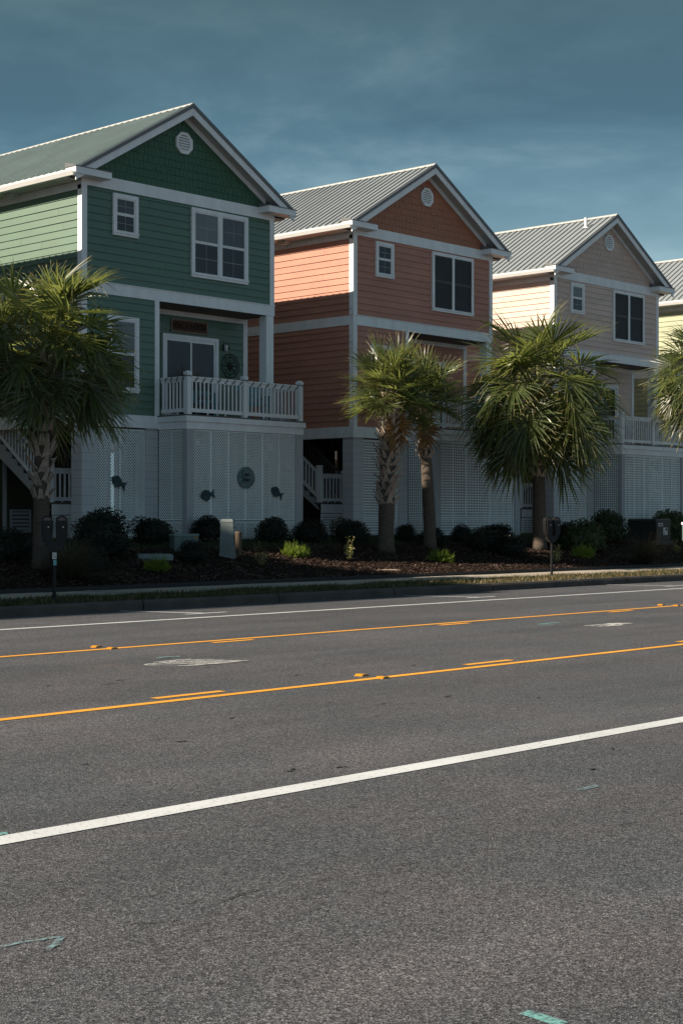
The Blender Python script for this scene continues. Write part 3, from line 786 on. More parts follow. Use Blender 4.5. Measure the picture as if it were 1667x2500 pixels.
    b = MB(); lattice(b, (sx0, sy-.005, -.05), (1,0,0), (0,-1,0), sx1-sx0, LZ-.27, style); b.build('landing_lattice', M['lattice'], stair)
    rise, run, n = .182, .235, 11
    b = MB(); tr = MB()
    for k in range(n):
        y0 = sy+.28+k*run; z0 = LZ+k*rise
        tr.box(sx0+.05, sx1, y0-.03, y0+run, z0+rise-.035, z0+rise); tr.box(sx0+.05, sx1, y0, y0+.02, z0, z0+rise-.036)
    tr.build('steps', M['dark_wood_and_shade'], stair)
    for xx in (sx0, sx1):  # far handrail and stringer coloured dark: painted shade under the house
        b = MB(); poly = [(sy+.28-.18, LZ-.20)]
        for k in range(n):
            y0 = sy+.28+k*run; z0 = LZ+k*rise; poly += [(y0-.04, z0+.0 if k else z0), (y0-.04, z0+rise-.04), ]
        poly += [(sy+.28+n*run, LZ+n*rise-.04), (sy+.28+n*run, LZ+n*rise-.40)]
        b.prism(poly, lambda y, z: (xx, y, z), lambda y, z: (xx+.045, y, z)); b.build('stringer', M['wood_white'] if xx == sx0 else M['dark_wood_and_shade'], stair)
        a = Vector((xx+.02, sy+.1, LZ+.82)); c = Vector((xx+.02, sy+.28+n*run, LZ+.82+n*rise+.08))
        b = MB(); b.bar(a, c, .08, .05); lo = Vector((0,0,-.68)); b.bar(a+lo, c+lo, .04, .09)
        q = int((c-a).length/.155)
        for k in range(1, q):
            p = a.lerp(c, k/q); b.bar(p+Vector((0,0,-.66)), p+Vector((0,0,-.02)), .036, .036, (0,1,0))
        b.build('handrail', M['trim'] if xx == sx0 else M['dark_wood_and_shade'], stair)
    b = MB(); b.box(sx0-.05, sx0+.08, sy+.0, sy+.13, LZ+.001, LZ+1.02); b.box(sx0-.06, sx0+.09, sy-.01, sy+.14, LZ+1.021, LZ+1.05); b.build('newel', M['trim'], stair)
    railing(stair, (sx0+.08, sy+.06), (sx1+.0, sy+.06), LZ-.02, LZ+.82)
    b = MB(); b.box(sx1, sx1+.08, sy+.02, sy+.10, LZ+.001, LZ+.92); b.build('newel', M['trim'], stair)
    return h

XH = (22.6, 31.9, 41.36, 50.85)
SID = {'green': (0.030, 0.104, 0.055), 'coral': (0.43, 0.188, 0.128), 'cream': (0.60, 0.455, 0.39), 'sage': (0.34, 0.36, 0.23)}
for k, c in SID.items(): M[k] = m_siding(k + '_siding', c, 1.0 if k == 'green' else .6, 0.8 if k == 'green' else 0)
M['green_sh'] = m_siding('green_shake', (0.038, 0.105, 0.058)); M['coral_sh'] = m_siding('coral_shake', (0.36, 0.145, 0.08))
M['cream_sh'] = m_siding('cream_shake', (0.55, 0.425, 0.36))
green = full_house('green_house', 'green beach house with a pale sunlit side wall, diagonal lattice and ornaments', XH[0], 0.0, (M['green'], M['green_sh']), 'diagonal',
    ('louvre_blind', 'glass', ('blind', 'louvre_blind'), 'glass', True))
coral = full_house('coral_house', 'coral orange beach house with square lattice behind two slim palms', XH[1], 0.07, (M['coral'], M['coral_sh']), 'square',
    ('glass', 'glass', 'screen', 'screen', False))
cream = full_house('cream_house', 'cream yellow beach house behind the biggest palm', XH[2], -0.03, (M['cream'], M['cream_sh']), 'square',
    ('blind', 'glass', 'screen', 'screen', False))
sage = full_house('pale_green_house', 'pale green beach house cut off by the right edge', XH[3], 0.0, (M['sage'], M['sage']), 'square',
    ('glass', 'glass', 'screen', 'screen', False))
# white vent pipe on the cream roof
b = MB(); x = 2.3; z = roof_z(x)
b.tube([(x,.34,z-.03),(x,.34,z+.36)], .05, 12); b.tube([(x,.34,z+.0),(x,.34,z+.05)], [.12,.06], 12)
b.build('vent_pipe', M['gutter'], cream)
# two more of the row stand out of frame to the left
for k, (c, X) in enumerate((('cream', 13.25), ('coral', 3.9), ('sage', -5.45))):
    h = thing('beach_house', 'beach house of the same row, left of the frame', 'house', (X, 29.2, 1.0), 0, 'raised beach houses in a row')
    body(h, (M[c], M[c]), X)
    for bx in ((.0,.40,.0,.40), (1.92,2.30,.0,.40), (W-.4,W,.0,.4), (.0,.4,8.5,8.9), (W-.4,W,8.5,8.9)): pillar(h, *bx)
# a tall hotel block added out of frame to shade the near pavement
occ = thing('occluder_tower', 'tall unseen hotel block up the street, left of the frame', 'occluder', (-60, 30.0, 1.0))
b = MB(); b.box(0, 51.9, 0, 16, -1, 21.2); b.build('wall', M['occluder'], occ)
for f in range(7):
    b = MB(); b.box(.3, 51.6, -.9, -.001, 2.6+f*2.75, 2.78+f*2.75); b.build('balcony', M['trim'], occ)
    b = MB()
    for k in range(12): b.face([(1.2+k*4.1,-.004,2.9+f*2.6),(3.6+k*4.1,-.004,2.9+f*2.6),(3.6+k*4.1,-.004,4.6+f*2.6),(1.2+k*4.1,-.004,4.6+f*2.6)])
    b.build('window_row', M['glass'], occ)

# ------------------------------------------------------------------ things on the green house
def text_mesh(name, s, size, depth, m, parent, loc, rot):
    cu = bpy.data.curves.new(name, 'FONT'); cu.body = s; cu.size = size; cu.extrude = depth; cu.align_x = 'CENTER'; cu.align_y = 'CENTER'
    cu.space_character = 1.05
    t = bpy.data.objects.new('tmp', cu); COL.objects.link(t)
    bpy.context.view_layer.update()
    me = bpy.data.meshes.new_from_object(t.evaluated_get(bpy.context.evaluated_depsgraph_get()))
    bpy.data.objects.remove(t)
    me.materials.clear(); me.materials.append(m)
    o = bpy.data.objects.new(name, me); COL.objects.link(o); o.parent = parent; o.location = loc; o.rotation_euler = rot
    return o
GX = XH[0]; GY = 29.2
t = thing('wall_sign', 'driftwood sign reading BEACH HOUSE above the sliding door', 'sign', (GX+4.17, GY+PD-.02, 6.205))
b = MB(); b.box(-.58,.58,-.02,.0,.03,.29); b.build('board', M['sign_dark'], t)
b = MB(); b.box(-.62,.62,-.035,.0,.29,.33); b.box(-.62,.62,-.035,.0,-.01,.03); b.box(-.62,-.58,-.035,.0,.03,.29); b.box(.58,.62,-.035,0,.03,.29); b.build('frame', M['sign_wood'], t)
o = text_mesh('lettering', 'BEACH HOUSE', .2, .004, M['sign_letter'], t, (0,-.0245,.16), (PI/2,0,0)); o.scale = (.82,1.12,1)
# porch lamp
t = MB(); t.box(5.36,5.46,PD-.03,PD,4.86,5.04)
lamp = t.build('porch_lamp', M['black_iron'], green)
b = MB(); b.tube([(5.41,PD-.03,4.98),(5.41,PD-.12,5.0)], .018, 8); b.tube([(5.41,PD-.13,4.88),(5.41,PD-.13,5.02)], [.06,.045], 10); b.build('lamp_arm', M['black_iron'], lamp)
b = MB(); b.tube([(5.39,PD-.10,4.86),(5.34,PD-.15,4.99)], [.05,.055], 10); b.build('lamp_shade', M['white_plastic'], lamp)
# compass rose
t = thing('compass_ornament', 'round black iron compass rose hung on the green porch wall', 'wall ornament', (GX+5.58, GY+PD-.05, 5.16))
b = MB(); R = .31; cz = .31
def ring(b, r, w, y=0.0):
    n = 40; pts = [(r*math.cos(2*PI*k/n), y, cz+r*math.sin(2*PI*k/n)) for k in range(n+1)]
    b.tube(pts, w, 5, cap=False)
ring(b, R, .011); ring(b, R*.72, .009)
for k in range(8):
    a = PI/4*k; b.bar((R*.2*math.cos(a),0,cz+R*.2*math.sin(a)),(R*math.cos(a),0,cz+R*math.sin(a)),.012,.012,(0,1,0))
b.build('rings', M['black_iron'], t)
b = MB()
for k in range(8):
    a = PI/4*k; l = R*(.66 if k % 2 == 0 else .45); q = .055
    tip = (l*math.cos(a), -.005, cz+l*math.sin(a))
    for s in (-1, 1):
        e = a+s*PI/8; sd = (q*1.25*math.cos(e), -.005, cz+q*1.25*math.sin(e))
        tri = [(0,-.022,cz), sd, tip] if s < 0 else [(0,-.022,cz), tip, sd]
        b.face(tri); b.face([(p[0], .01, p[2]) for p in tri][::-1])
b.build('star', M['black_iron'], t)

# teal chairs on the green deck, white chair on the cream deck
def deck_chair(label, loc, rz, m, group=None):
    t = thing('deck_chair', label, 'chair', loc, rz, group)
    b = MB()
    for k in range(5): b.box(-.25+k*.105, -.25+k*.105+.085, -.28, .22, .40-.0, .425)
    b.build('seat', m, t)
    b = MB()
    for k in range(5): b.hexa([(-.27,.22+.03*k,.46+k*.105),(.27,.22+.03*k,.46+k*.105),(.27,.245+.03*k,.46+k*.105),(-.27,.245+.03*k,.46+k*.105),(-.27,.245+.03*k,.545+k*.105),(.27,.245+.03*k,.545+k*.105),(.27,.27+.03*k,.545+k*.105),(-.27,.27+.03*k,.545+k*.105)])
    for s in (-.285, .285): b.bar((s,.22,.4),(s,.41,1.0),.035,.05,(1,0,0))
    b.build('backrest', m, t)
    for s in (-.285, .285):
        b = MB(); b.box(s-.05, s+.05, -.32, .26, .62, .645); b.build('armrest', m, t)
        for y in (-.27, .22):
            b = MB(); b.box(s-.022, s+.022, y-.025, y+.025, 0, .619); b.build('leg', m, t)
deck_chair('teal slatted chair on the green deck, in front of the sliding door', (GX+3.65, GY-.05, 3.96), 0.5, M['teal'], 'teal deck chairs')
deck_chair('teal slatted chair on the green deck, below the compass ornament', (GX+5.45, GY-.1, 3.96), -0.35, M['teal'], 'teal deck chairs')
deck_chair('white slatted chair on the cream house deck', (XH[2]+4.1, 29.2-.45, 3.93), 0.3 + PI*0.0, M['white_plastic'])

# dark rope wound round the green railing
b = MB(); zt = FB1+.91
def wind(a, c, n):
    pts = []; a = Vector(a); c = Vector(c); d = (c-a).normalized(); s = Vector((-d.y, d.x, 0))
    m = n*12
    for i in range(m+1):
        q = 2*PI*n*i/m; p = a.lerp(c, i/m)
        pts.append(p + s*.058*math.sin(q) + Vector((0,0,-.035+.06*math.cos(q))))
    b.tube(pts, .011, 5)
wind((GX+2.37,GY-.1,1+zt),(GX+2.37,GY+DY+.14,1+zt),4); wind((GX+2.44,GY+DY+.07,1+zt),(GX+4.15,GY+DY+.07,1+zt),7); wind((GX+4.29,GY+DY+.07,1+zt),(GX+6.1,GY+DY+.07,1+zt),7)
for px in (2.37, 4.22, 6.17):
    pts = [(GX+px+.085*math.cos(q*PI/8), GY+DY+.07+.085*math.sin(q*PI/8), 1+zt-.0+.03*math.sin(q*PI/16)) for q in range(17)]
    b.tube(pts, .011, 5)
tag(b.build('rope', M['rope']), 'dark rope wound around the white railing of the green house', 'rope')

# fish ornaments and round plaque on the lattice
FISH = [(-.5,.02),(-.42,.13),(-.3,.24),(-.15,.30),(.02,.27),(.14,.18),(.26,.10),(.34,.10),(.44,.2),(.54,.27),(.50,.12),(.47,0),(.52,-.14),(.56,-.27),(.45,-.2),(.35,-.08),(.24,-.10),(.16,-.17),(.20,-.26),(.08,-.22),(.0,-.30),(-.1,-.36),(-.18,-.27),(-.3,-.24),(-.42,-.14)]
def fish(label, x, y, z, L, tilt):
    t = thing('fish_ornament', label, 'wall ornament', (x, y, z), 0, 'metal fish on the lattice')
    ct, sn = math.cos(tilt), math.sin(tilt)
    def f(yy): return lambda a, c: ((a*ct - c*sn)*L, yy, (a*sn + c*ct)*L)
    b = MB(); b.prism(FISH, f(-.012), f(0.0))
    b.prism([(-.36+.27*0+.1*math.cos(q*PI/5), .06+.06*math.sin(q*PI/5)) for q in range(10)], f(-.018), f(-.0121))
    b.build('body', M['fish'], t)
    b = MB(); b.prism([(-.02,.02),(.16,.08),(.18,-.02),(.05,-.06)], f(-.02), f(-.0125)); b.build('fin', M['fish'], t)
fish('dark teal metal fish nose up and tail down, left of the deck on the lattice', GX+1.07, GY+.0, 2.33, .46, -.42)
fish('dark teal metal fish swimming level, below left of the round plaque', GX+2.95, GY+DY+.02, 2.04, .44, .12)
fish('dark teal metal fish nose up, right of the round plaque', GX+5.3, GY+DY+.02, 2.13, .42, -.48)
t = thing('round_plaque', 'round weathered teal plaque with cursive writing on the lattice', 'sign', (GX+4.24, GY+DY+.025, 2.48))
b = MB(); R = .27
b.prism([(R*math.cos(2*PI*k/28)*1.06, .0+R*math.sin(2*PI*k/28)) for k in range(28)], lambda a, c: (a, -.02, c), lambda a, c: (a, .0, c))
b.build('board', M['plaque'], t)
b = MB()
def script(pts, ox, oz, sc):
    P = [Vector((ox+p[0]*sc, -.024, oz+p[1]*sc)) for p in pts]
    out = []
    for i in range(len(P)-1):
        p0, p1, p2, p3 = P[max(0,i-1)], P[i], P[i+1], P[min(len(P)-1,i+2)]
        for k in range(4):
            q = k/4; out.append(.5*((2*p1)+(p2-p0)*q+(2*p0-5*p1+4*p2-p3)*q*q+(-p0+3*p1-3*p2+p3)*q**3))
    out.append(P[-1]); b.tube(out, .0058, 4)
# 'Some'
script([(.75,1.5),(.55,1.75),(.2,1.3),(.05,.9),(.35,.65),(.35,.3),(0,.05),(-.2,.2)], -.17, .0, .1)
script([(.6,.6),(.75,.95),(.95,.8),(.85,.5),(.65,.5),(.7,.8),(1.0,.7),(1.15,.95),(1.2,.5),(1.4,.95),(1.45,.55),(1.65,.95),(1.7,.55),(1.9,.75),(2.15,.95),(2.0,1.0),(1.9,.7),(2.1,.5),(2.4,.75)], -.13, .0, .1)
# 'Wine'
script([(.2,1.2),(.3,.4),(.0,-.3),(.55,.9),(.7,.1),(1.2,1.2)], -.15, -.1, .1)
script([(1.2,.7),(1.1,.2),(1.3,.2),(1.5,.7),(1.5,.2),(1.75,.7),(1.8,.2),(2.0,.4),(2.25,.7),(2.1,.75),(2.0,.4),(2.2,.2),(2.5,.5)], -.15, -.1, .1)
b.build('lettering', M['sign_letter'], t)

# ------------------------------------------------------------------ parking meters
def meter(label, x, y, rz):
    t = thing('parking_meter', label, 'parking meter', (x, y, .15), rz, 'twin parking meters at the kerb')
    b = MB(); b.tube([(0,0,-.05),(0,0,.90)], .03, 12); b.tube([(0,0,0),(0,0,.03)], .05, 12); b.build('post', M['meter_black'], t, smooth=False)
    b = MB(); b.box(-.15,.15,-.045,.045,.86,.93); b.hexa([(-.06,-.045,.78),(.06,-.045,.78),(.06,.045,.78),(-.06,.045,.78),(-.15,-.045,.859),(.15,-.045,.859),(.15,.045,.859),(-.15,.045,.859)]); b.build('yoke', M['meter_black'], t)
    for s in (-.115, .115):
        prof = [(-.062,.93),(-.088,1.02),(-.098,1.20),(-.092,1.27)] + [(.092*math.cos(PI-q*PI/10), 1.27+.085*math.sin(q*PI/10)) for q in range(1,10)] + [(.092,1.27),(.098,1.20),(.088,1.02),(.062,.93)]
        b = MB(); b.prism(prof, lambda a, c: (s+a, -.06, c), lambda a, c: (s+a, .06, c)); hd = b.build('meter_head', M['meter_black'], t)
        b = MB(); b.prism([(.062*math.cos(q*PI/10), 1.275+.05*math.sin(q*PI/10)) for q in range(11)], lambda a, c: (s+a, -.066, c), lambda a, c: (s+a, -.0605, c)); b.build('meter_window', M['meter_glass'], hd)
        b = MB(); b.hexa([(s-.055,-.078,.96),(s+.055,-.078,.96),(s+.055,-.0605,.96),(s-.055,-.0605,.96),(s-.066,-.078,1.255),(s+.066,-.078,1.255),(s+.066,-.0605,1.255),(s-.066,-.0605,1.255)]); b.build('face_plate', M['meter_grey'], hd)
        b = MB(); b.tube([(s+.02,-.085,1.17),(s+.02,-.0785,1.17)], .010, 8); b.build('coin_slot', M['chrome'], hd)
    return t
m1 = meter('black twin parking meter with white and teal stickers on its post', 15.28, 20.45, -.62)
b = MB(); b.box(-.034,.034,-.036,-.031,.66,.765); st = b.build('sticker', M['sticker_white'], m1)
b = MB(); b.bar((-.022,-.0375,.735),(.018,-.0375,.695),.002,.012,(0,1,0)); b.face([(.026,-.0375,.685),(.004,-.0375,.69),(.02,-.0375,.712)]); b.build('arrow', M['ink'], st)
b = MB(); b.box(-.018,.034,-.036,-.031,.56,.645); b.build('sticker', M['sticker_teal'], m1)
meter('black twin parking meter with a bare post in front of the biggest palm', 29.45, 20.85, -.28)

# ------------------------------------------------------------------ utility boxes in the bed
p = spot(556, 1362)
t = thing('utility_pedestal', 'pale grey-green steel utility pedestal with slotted side', 'utility box', p - Vector((0,0,.03)), -.95)
b = MB()
b.hexa([(-.17,-.12,0),(.17,-.12,0),(.17,.12,0),(-.17,.12,0),(-.165,-.115,.14),(.165,-.115,.14),(.165,.115,.14),(-.165,.115,.14)]); b.build('base', M['pedestal'], t)
b = MB(); b.hexa([(-.155,-.105,.141),(.155,-.105,.141),(.155,.105,.141),(-.155,.105,.141),(-.135,-.1,.80),(.135,-.1,.80),(.135,.1,.80),(-.135,.1,.80)])
b.hexa([(-.145,-.11,.801),(.145,-.11,.801),(.145,.11,.801),(-.145,.11,.801),(-.12,-.09,.87),(.12,-.09,.87),(.12,.09,.87),(-.12,.09,.87)]); b.build('cabinet', M['pedestal'], t)
b = MB(); b.box(.1385,.1425,-.06,.06,.55,.78); lab = b.build('label', M['sticker_white'], t)
b = MB(); ringp = [(.1455, .035*math.cos(q*PI/8), .69+.035*math.sin(q*PI/8)) for q in range(17)]; b.tube(ringp, .005, 4, cap=False); b.bar((.1455,-.02,.71),(.1455,.02,.67),.006,.006,(1,0,0)); b.build('symbol', M['ink'], lab)
b = MB(); b.box(.146,.151,-.05,-.03,.22,.53); b.box(.146,.151,.02,.04,.30,.53); b.build('slots', M['ink'], t)
p = spot(582, 1356)
t = MB(); t.tube([(0,0,-.05),(0,0,.50),(0,0,.525)], [.078,.075,.06], 14)
tag(t.build('marker_post', M['brown_post'], None, p), 'short brown marker post beside the pale pedestal', 'post')
p = spot(450, 1345)
t = thing('utility_box', 'low streaked green utility box beneath the deck corner', 'utility box', p - Vector((0,0,.03)), -.45)
b = MB(); b.box(-.27,.27,-.2,.2,0,.36); b.build('cabinet', M['util_green'], t)
b = MB(); b.hexa([(-.29,-.22,.361),(.29,-.22,.361),(.29,.22,.361),(-.29,.22,.361),(-.27,-.2,.40),(.27,-.2,.40),(.27,.2,.40),(-.27,.2,.40)]); b.build('lid', M['util_top'], t)
b = MB(); b.box(.17,.24,-.223,-.2205,.30,.345); b.build('warning_label', M['stud_body'], t)
b = MB(); b.box(-.36,.30,-.27,.27,-.02,.02); b.build('plinth', M['kerb'], t)
p = spot(378, 1363)
t = MB(); t.box(-.36,.36,-.24,.24,-.04,.075); t.box(-.33,.33,-.21,.21,.0755,.09)
o = tag(t.build('manhole_slab', M['util_top'], None, p), 'low grey concrete vault slab lying in the mulch', 'concrete slab'); o.rotation_euler[2] = -.6
p = spot(1612, 1330)
t = thing('transformer_box', 'black-green transformer box with white labels, right of the loose shrub', 'utility box', p + Vector((0.0,0.35,0)))
b = MB(); b.box(-.45,.55,-.45,.6,-.1,.12); b.build('plinth', M['kerb'], t)
b = MB(); b.box(-.42,.42,-.42,.55,.121,.74); b.hexa([(-.44,-.44,.741),(.44,-.44,.741),(.44,.57,.741),(-.44,.57,.741),(-.40,-.40,.79),(.40,-.40,.79),(.40,.53,.79),(-.40,.53,.79)]); b.build('cabinet', M['xfmr'], t)
b = MB(); b.box(-.40,.40,-.445,-.421,.16,.70); dr = b.build('door', M['xfmr'], t)
b = MB(); b.box(-.30,-.04,-.449,-.446,.56,.66); b.build('nameplate', M['sticker_white'], dr)
b = MB(); 
for k in range(4): b.box(-.27+k*.055,-.235+k*.055,-.452,-.4495,.58,.64)
b.build('plate_marks', M['ink'], dr)
b = MB(); b.box(-.02,.22,-.449,-.446,.30,.52); b.build('warning_label', M['sticker_white'], dr)
b = MB(); b.box(.10,.19,-.452,-.4495,.42,.50); b.box(.0,.08,-.452,-.4495,.33,.36); b.box(.0,.06,-.452,-.4495,.40,.42); b.build('label_marks', M['ink'], dr)
p = spot(1690, 1330)
t = thing('meter_cabinet', 'pale grey utility cabinet at the right edge beside the transformer box', 'utility box', p)
b = MB(); b.box(-.3,.3,-.2,.2,-.05,.62); b.build('cabinet', M['util_green'], t)
b = MB(); b.box(-.32,.32,-.22,.22,.621,.70); b.build('lid', M['white_plastic'], t)

# ------------------------------------------------------------------ palms
def frond_mesh(seed, elev, Lp, R, droop, nseg, dead=False):
    """one costapalmate leaf: a pleated fan whose segments part towards stiff drooping tips"""
    r = random.Random(seed); b = MB()
    e = math.radians(elev)
    p = Vector((0,0,0)); d = Vector((math.cos(e), 0, math.sin(e))); pts = [p.copy()]; n = 7
    sag = droop*.12
    for i in range(n):
        d = (d + Vector((0,0,-sag))).normalized(); p = p + d*(Lp/n); pts.append(p.copy())
    b.tube(pts, [.024-.0017*i for i in range(n+1)], 5, 2)
    costa = [p.copy()]; dirs = [d.copy()]; nc = 6
    for i in range(nc):
        d = (d + Vector((0,0,-sag*1.9))).normalized(); p = p + d*(R*.30/nc); costa.append(p.copy()); dirs.append(d.copy())
    b.tube(costa, [.012-.0013*i for i in range(nc+1)], 4, 2)
    A = math.radians(132); lat = Vector((0,1,0)); twist = r.uniform(-.35, .35)
    lat = (lat*math.cos(twist) + Vector((0,0,1))*math.sin(twist)).normalized()
    da = 2*A/nseg; cup = r.uniform(.12, .5)
    for i in range(nseg):
        t = -1 + 2*(i+.5)/nseg; a = A*t
        ci = (1-abs(t))**.8*nc; k = min(int(ci), nc-1); fr = ci-k
        o = costa[k].lerp(costa[k+1], fr); f = dirs[k].lerp(dirs[k+1], fr).normalized()
        up = f.cross(lat).normalized()
        if up.z < 0: up = -up
        dr = (f*math.cos(a) + lat*math.sin(a) + up*(cup*math.sin(abs(a)))).normalized()
        dr = (dr + Vector((r.gauss(0,.045), r.gauss(0,.045), r.gauss(0,.045)))).normalized()
        L = R*(.66 + .34*math.cos(a*.62))*r.uniform(.9, 1.07)
        w0 = .40*R*da*.56*r.uniform(.85, 1.1)
        ns = 7; q = o.copy(); prev = None; kink = r.random() < .12
        dz = droop*r.uniform(.45, 1.3); tw = r.uniform(-.7, .7)
        for s in range(ns+1):
            u = s/ns
            w = w0*max(.25, min(1, u/.40)) if u < .40 else w0*max(.06, (1-(u-.40)/.60))
            sd = dr.cross(up).normalized(); sd = (sd + up*tw*max(0, u-.3)).normalized(); nn = sd.cross(dr).normalized()
            fold = .62 if u < .6 else .4
            cur = (q-sd*w, q-nn*w*fold, q+sd*w)
            if prev:
                mm = 3 if dead else (1 if u > .86 else 0)
                b.face([prev[0], prev[1], cur[1], cur[0]], mm); b.face([prev[1], prev[2], cur[2], cur[1]], mm)
            prev = cur
            g = dz*(.02 + .42*max(0, u-.30)**1.3)
            if kink and s == 4: g += .9
            dr = (dr + Vector((0,0,-g))).normalized()
            q = q + dr*(L/ns)
    me = bpy.data.meshes.new('frond'); me.from_pydata([tuple(v) for v in b.v], [], b.f)
    for k in ('palm', 'palm_tip', 'petiole', 'palm_dead'): me.materials.append(M[k])
    me.polygons.foreach_set('material_index', b.mi); me.update()
    return me
ELEV = [78, 60, 42, 24, 5, -16, -38, -60]
SOFT = {e: [frond_mesh(100+i*10+j, e, .92, 1.04, .72, 36) for j in range(4)] for i, e in enumerate(ELEV)}
STIFF = {e: [frond_mesh(300+i*10+j, e, .42, .84, .24, 30) for j in range(4)] for i, e in enumerate(ELEV)}
DEAD = [frond_mesh(500+j, -72, .5, .6, 1.4, 20, True) for j in range(2)]

def palm(label, base, top_off, ztop, r0, r1, boots, fronds, scale, name='palm_tree', seed=1, emin=-60, emax=80, dead=0, stiff=False, bias=None):
    t = thing(name, label, 'palm tree', base, 0, 'palms along the planting bed')
    r = random.Random(seed); H = ztop - base.z
    def axis(u): return Vector((top_off[0]*u**1.5, top_off[1]*u**1.5, H*u))
    b = MB(); n = 26; pts = [axis(i/n) for i in range(n+1)]
    rad = [r0*(1.22 if i == 0 else 1.08 if i == 1 else 1) + (r1-r0)*(i/n) + r.uniform(-.006,.006) for i in range(n+1)]
    pts[0] = pts[0] + Vector((0,0,-.06))
    b.tube(pts, rad, 20); b.build('trunk', M['bark'], t, smooth=True)
    if boots:
        u0, rows, per, bl, ro = boots; b = MB(); k = 0
        for i in range(rows):
            u = u0 + (1.0-u0)*i/max(1, rows-1)
            for j in range(per):
                a = 2*PI*(j/per) + (i % 2)*PI/per + r.uniform(-.12,.12)
                c = axis(u + r.uniform(-.008,.008)); rd = r0+(r1-r0)*u
                out = Vector((math.cos(a), math.sin(a), 0)); sd = Vector((-math.sin(a), math.cos(a), 0))
                lean = r.uniform(-.45, .45) if r.random() < .75 else 0
                l = bl*r.uniform(.75, 1.2); w = .05*r.uniform(.8, 1.25)
                p0 = c + out*(rd*.86); d = (out*ro*r.uniform(.6,1.5) + Vector((0,0,1)) + sd*lean).normalized(); nn = sd.cross(d).normalized()
                p1 = p0 + d*l
                b.hexa([p0-sd*w*1.25-nn*.012, p0+sd*w*1.25-nn*.012, p0+sd*w*1.25+nn*.012, p0-sd*w*1.25+nn*.012,
                        p1-sd*w*.62-nn*.01, p1+sd*w*.62-nn*.01+d*r.uniform(-.05,.03), p1+sd*w*.62+nn*.006, p1-sd*w*.62+nn*.006])
        b.build('leaf_bases', M['boot'], t)
    src = STIFF if stiff else SOFT
    for i in range(fronds):
        u = (i+.5)/fronds
        e = emax + (emin-emax)*u**.85 + r.uniform(-9, 9)
        ke = min(ELEV, key=lambda q: abs(q-e))
        me = r.choice(src[ke])
        o = bpy.data.objects.new('frond', me); COL.objects.link(o); o.parent = t
        a = i*2.39996 + r.uniform(-.3,.3)
        o.location = axis(1.0) + Vector((math.cos(a), math.sin(a), 0))*.06 + Vector((0,0,.25-.45*u))
        o.rotation_euler = (r.uniform(-.25,.25), math.radians(ke-e)*.8, a)
        s = scale*r.uniform(.88, 1.1); o.scale = (s, s, s)
    for i in range(dead):
        o = bpy.data.objects.new('dead_frond', DEAD[i % 2]); COL.objects.link(o); o.parent = t
        a = r.uniform(0, 2*PI); o.location = axis(1.0) + Vector((math.cos(a)*.1, math.sin(a)*.1, -.15)); o.rotation_euler = (0, 0, a)
        s = r.uniform(.8, 1.2); o.scale = (s, s, s)
    return t
def at(px, py):
    return spot(px, py)
pA = at(942, 1347); pC = at(1316, 1342); pL = at(100, 1386)
palm('slim palm with a boot-covered trunk, left of the pair before the coral house', pA, (.12,-.02), 4.45, .20, .175, (.30, 15, 9, .27, .75), 36, .92, seed=4, emin=-8, emax=84, dead=3, stiff=True)
palm('slim palm with a dark lower trunk, right of the pair before the coral house', Vector((30.85,25.6,gz(25.6))), (-.2,0.1), 4.42, .16, .13, (.62, 7, 8, .24, .7), 34, .88, seed=9, emin=-8, emax=82, dead=1, stiff=True)
palm('biggest palm with a full drooping crown before the cream house', pC, (-.02,.05), 4.6, .185, .15, (.50, 8, 8, .24, .5), 62, 1.24, seed=21, emin=-40, emax=88)
palm('dark full-crowned palm cut by the left edge before the green house', pL, (.12,.0), 4.42, .155, .15, (.34, 11, 8, .28, .45), 60, .98, seed=33, emin=-12, emax=86)
palm('palm whose crown is cut by the right edge', Vector((42.75,24.6,gz(24.6))), (0,0), 5.65, .18, .15, (.5, 8, 8, .24, .5), 52, .98, seed=41, emin=-40, emax=84)
# ------------------------------------------------------------------ shrubs
def shrub_mesh(seed, n, leaf, m, ratio=.72, name='foliage'):
    r = random.Random(seed); b = MB()
    lumps = [(Vector((r.gauss(0,1), r.gauss(0,1), r.gauss(0,.8))).normalized(), r.uniform(-.22,.26)) for _ in range(18)]
    def rr(d): return 1 + sum(a*max(0, d.dot(l))**6 for l, a in lumps)
    for i in range(n):
        d = Vector((r.gauss(0,1), r.gauss(0,1), r.gauss(0,1))).normalized()
        if d.z < -.55: d.z *= -1
        q = rr(d)*r.uniform(.70, 1.04)*(1 if r.random() < .95 else 1.08)
        c = Vector((d.x*q, d.y*q, d.z*q*ratio + ratio*.72))
        nn = (d + Vector((r.gauss(0,.6), r.gauss(0,.6), r.gauss(0,.6)+.3))).normalized()
        u = nn.cross(Vector((r.gauss(0,1), r.gauss(0,1), r.gauss(0,1)))).normalized(); w = nn.cross(u)
        l = leaf*r.uniform(.6, 1.4)
        b.face([c-u*l, c-w*l*.45, c+u*l, c+w*l*.45])
    # inner twigs block the view through the middle
    nb = 14; core = []
    for j in range(7):
        ph = -.6 + (PI/2+.6)*j/6
        for i in range(nb):
            a = 2*PI*i/nb; d = Vector((math.cos(a)*math.cos(ph), math.sin(a)*math.cos(ph), math.sin(ph))); q = rr(d)*.74
            core.append((d.x*q, d.y*q, d.z*q*ratio+ratio*.72))
    k = len(b.v); b.v += core
    for j in range(6):
        for i in range(nb): b.f.append((k+j*nb+i, k+j*nb+(i+1) % nb, k+(j+1)*nb+(i+1) % nb, k+(j+1)*nb+i)); b.mi.append(0)
    me = bpy.data.meshes.new(name); me.from_pydata([tuple(v) for v in b.v], [], b.f); me.materials.append(m); me.update(); return me
SHR = [shrub_mesh(60+i, 2600, .06, M['shrub']) for i in range(4)]
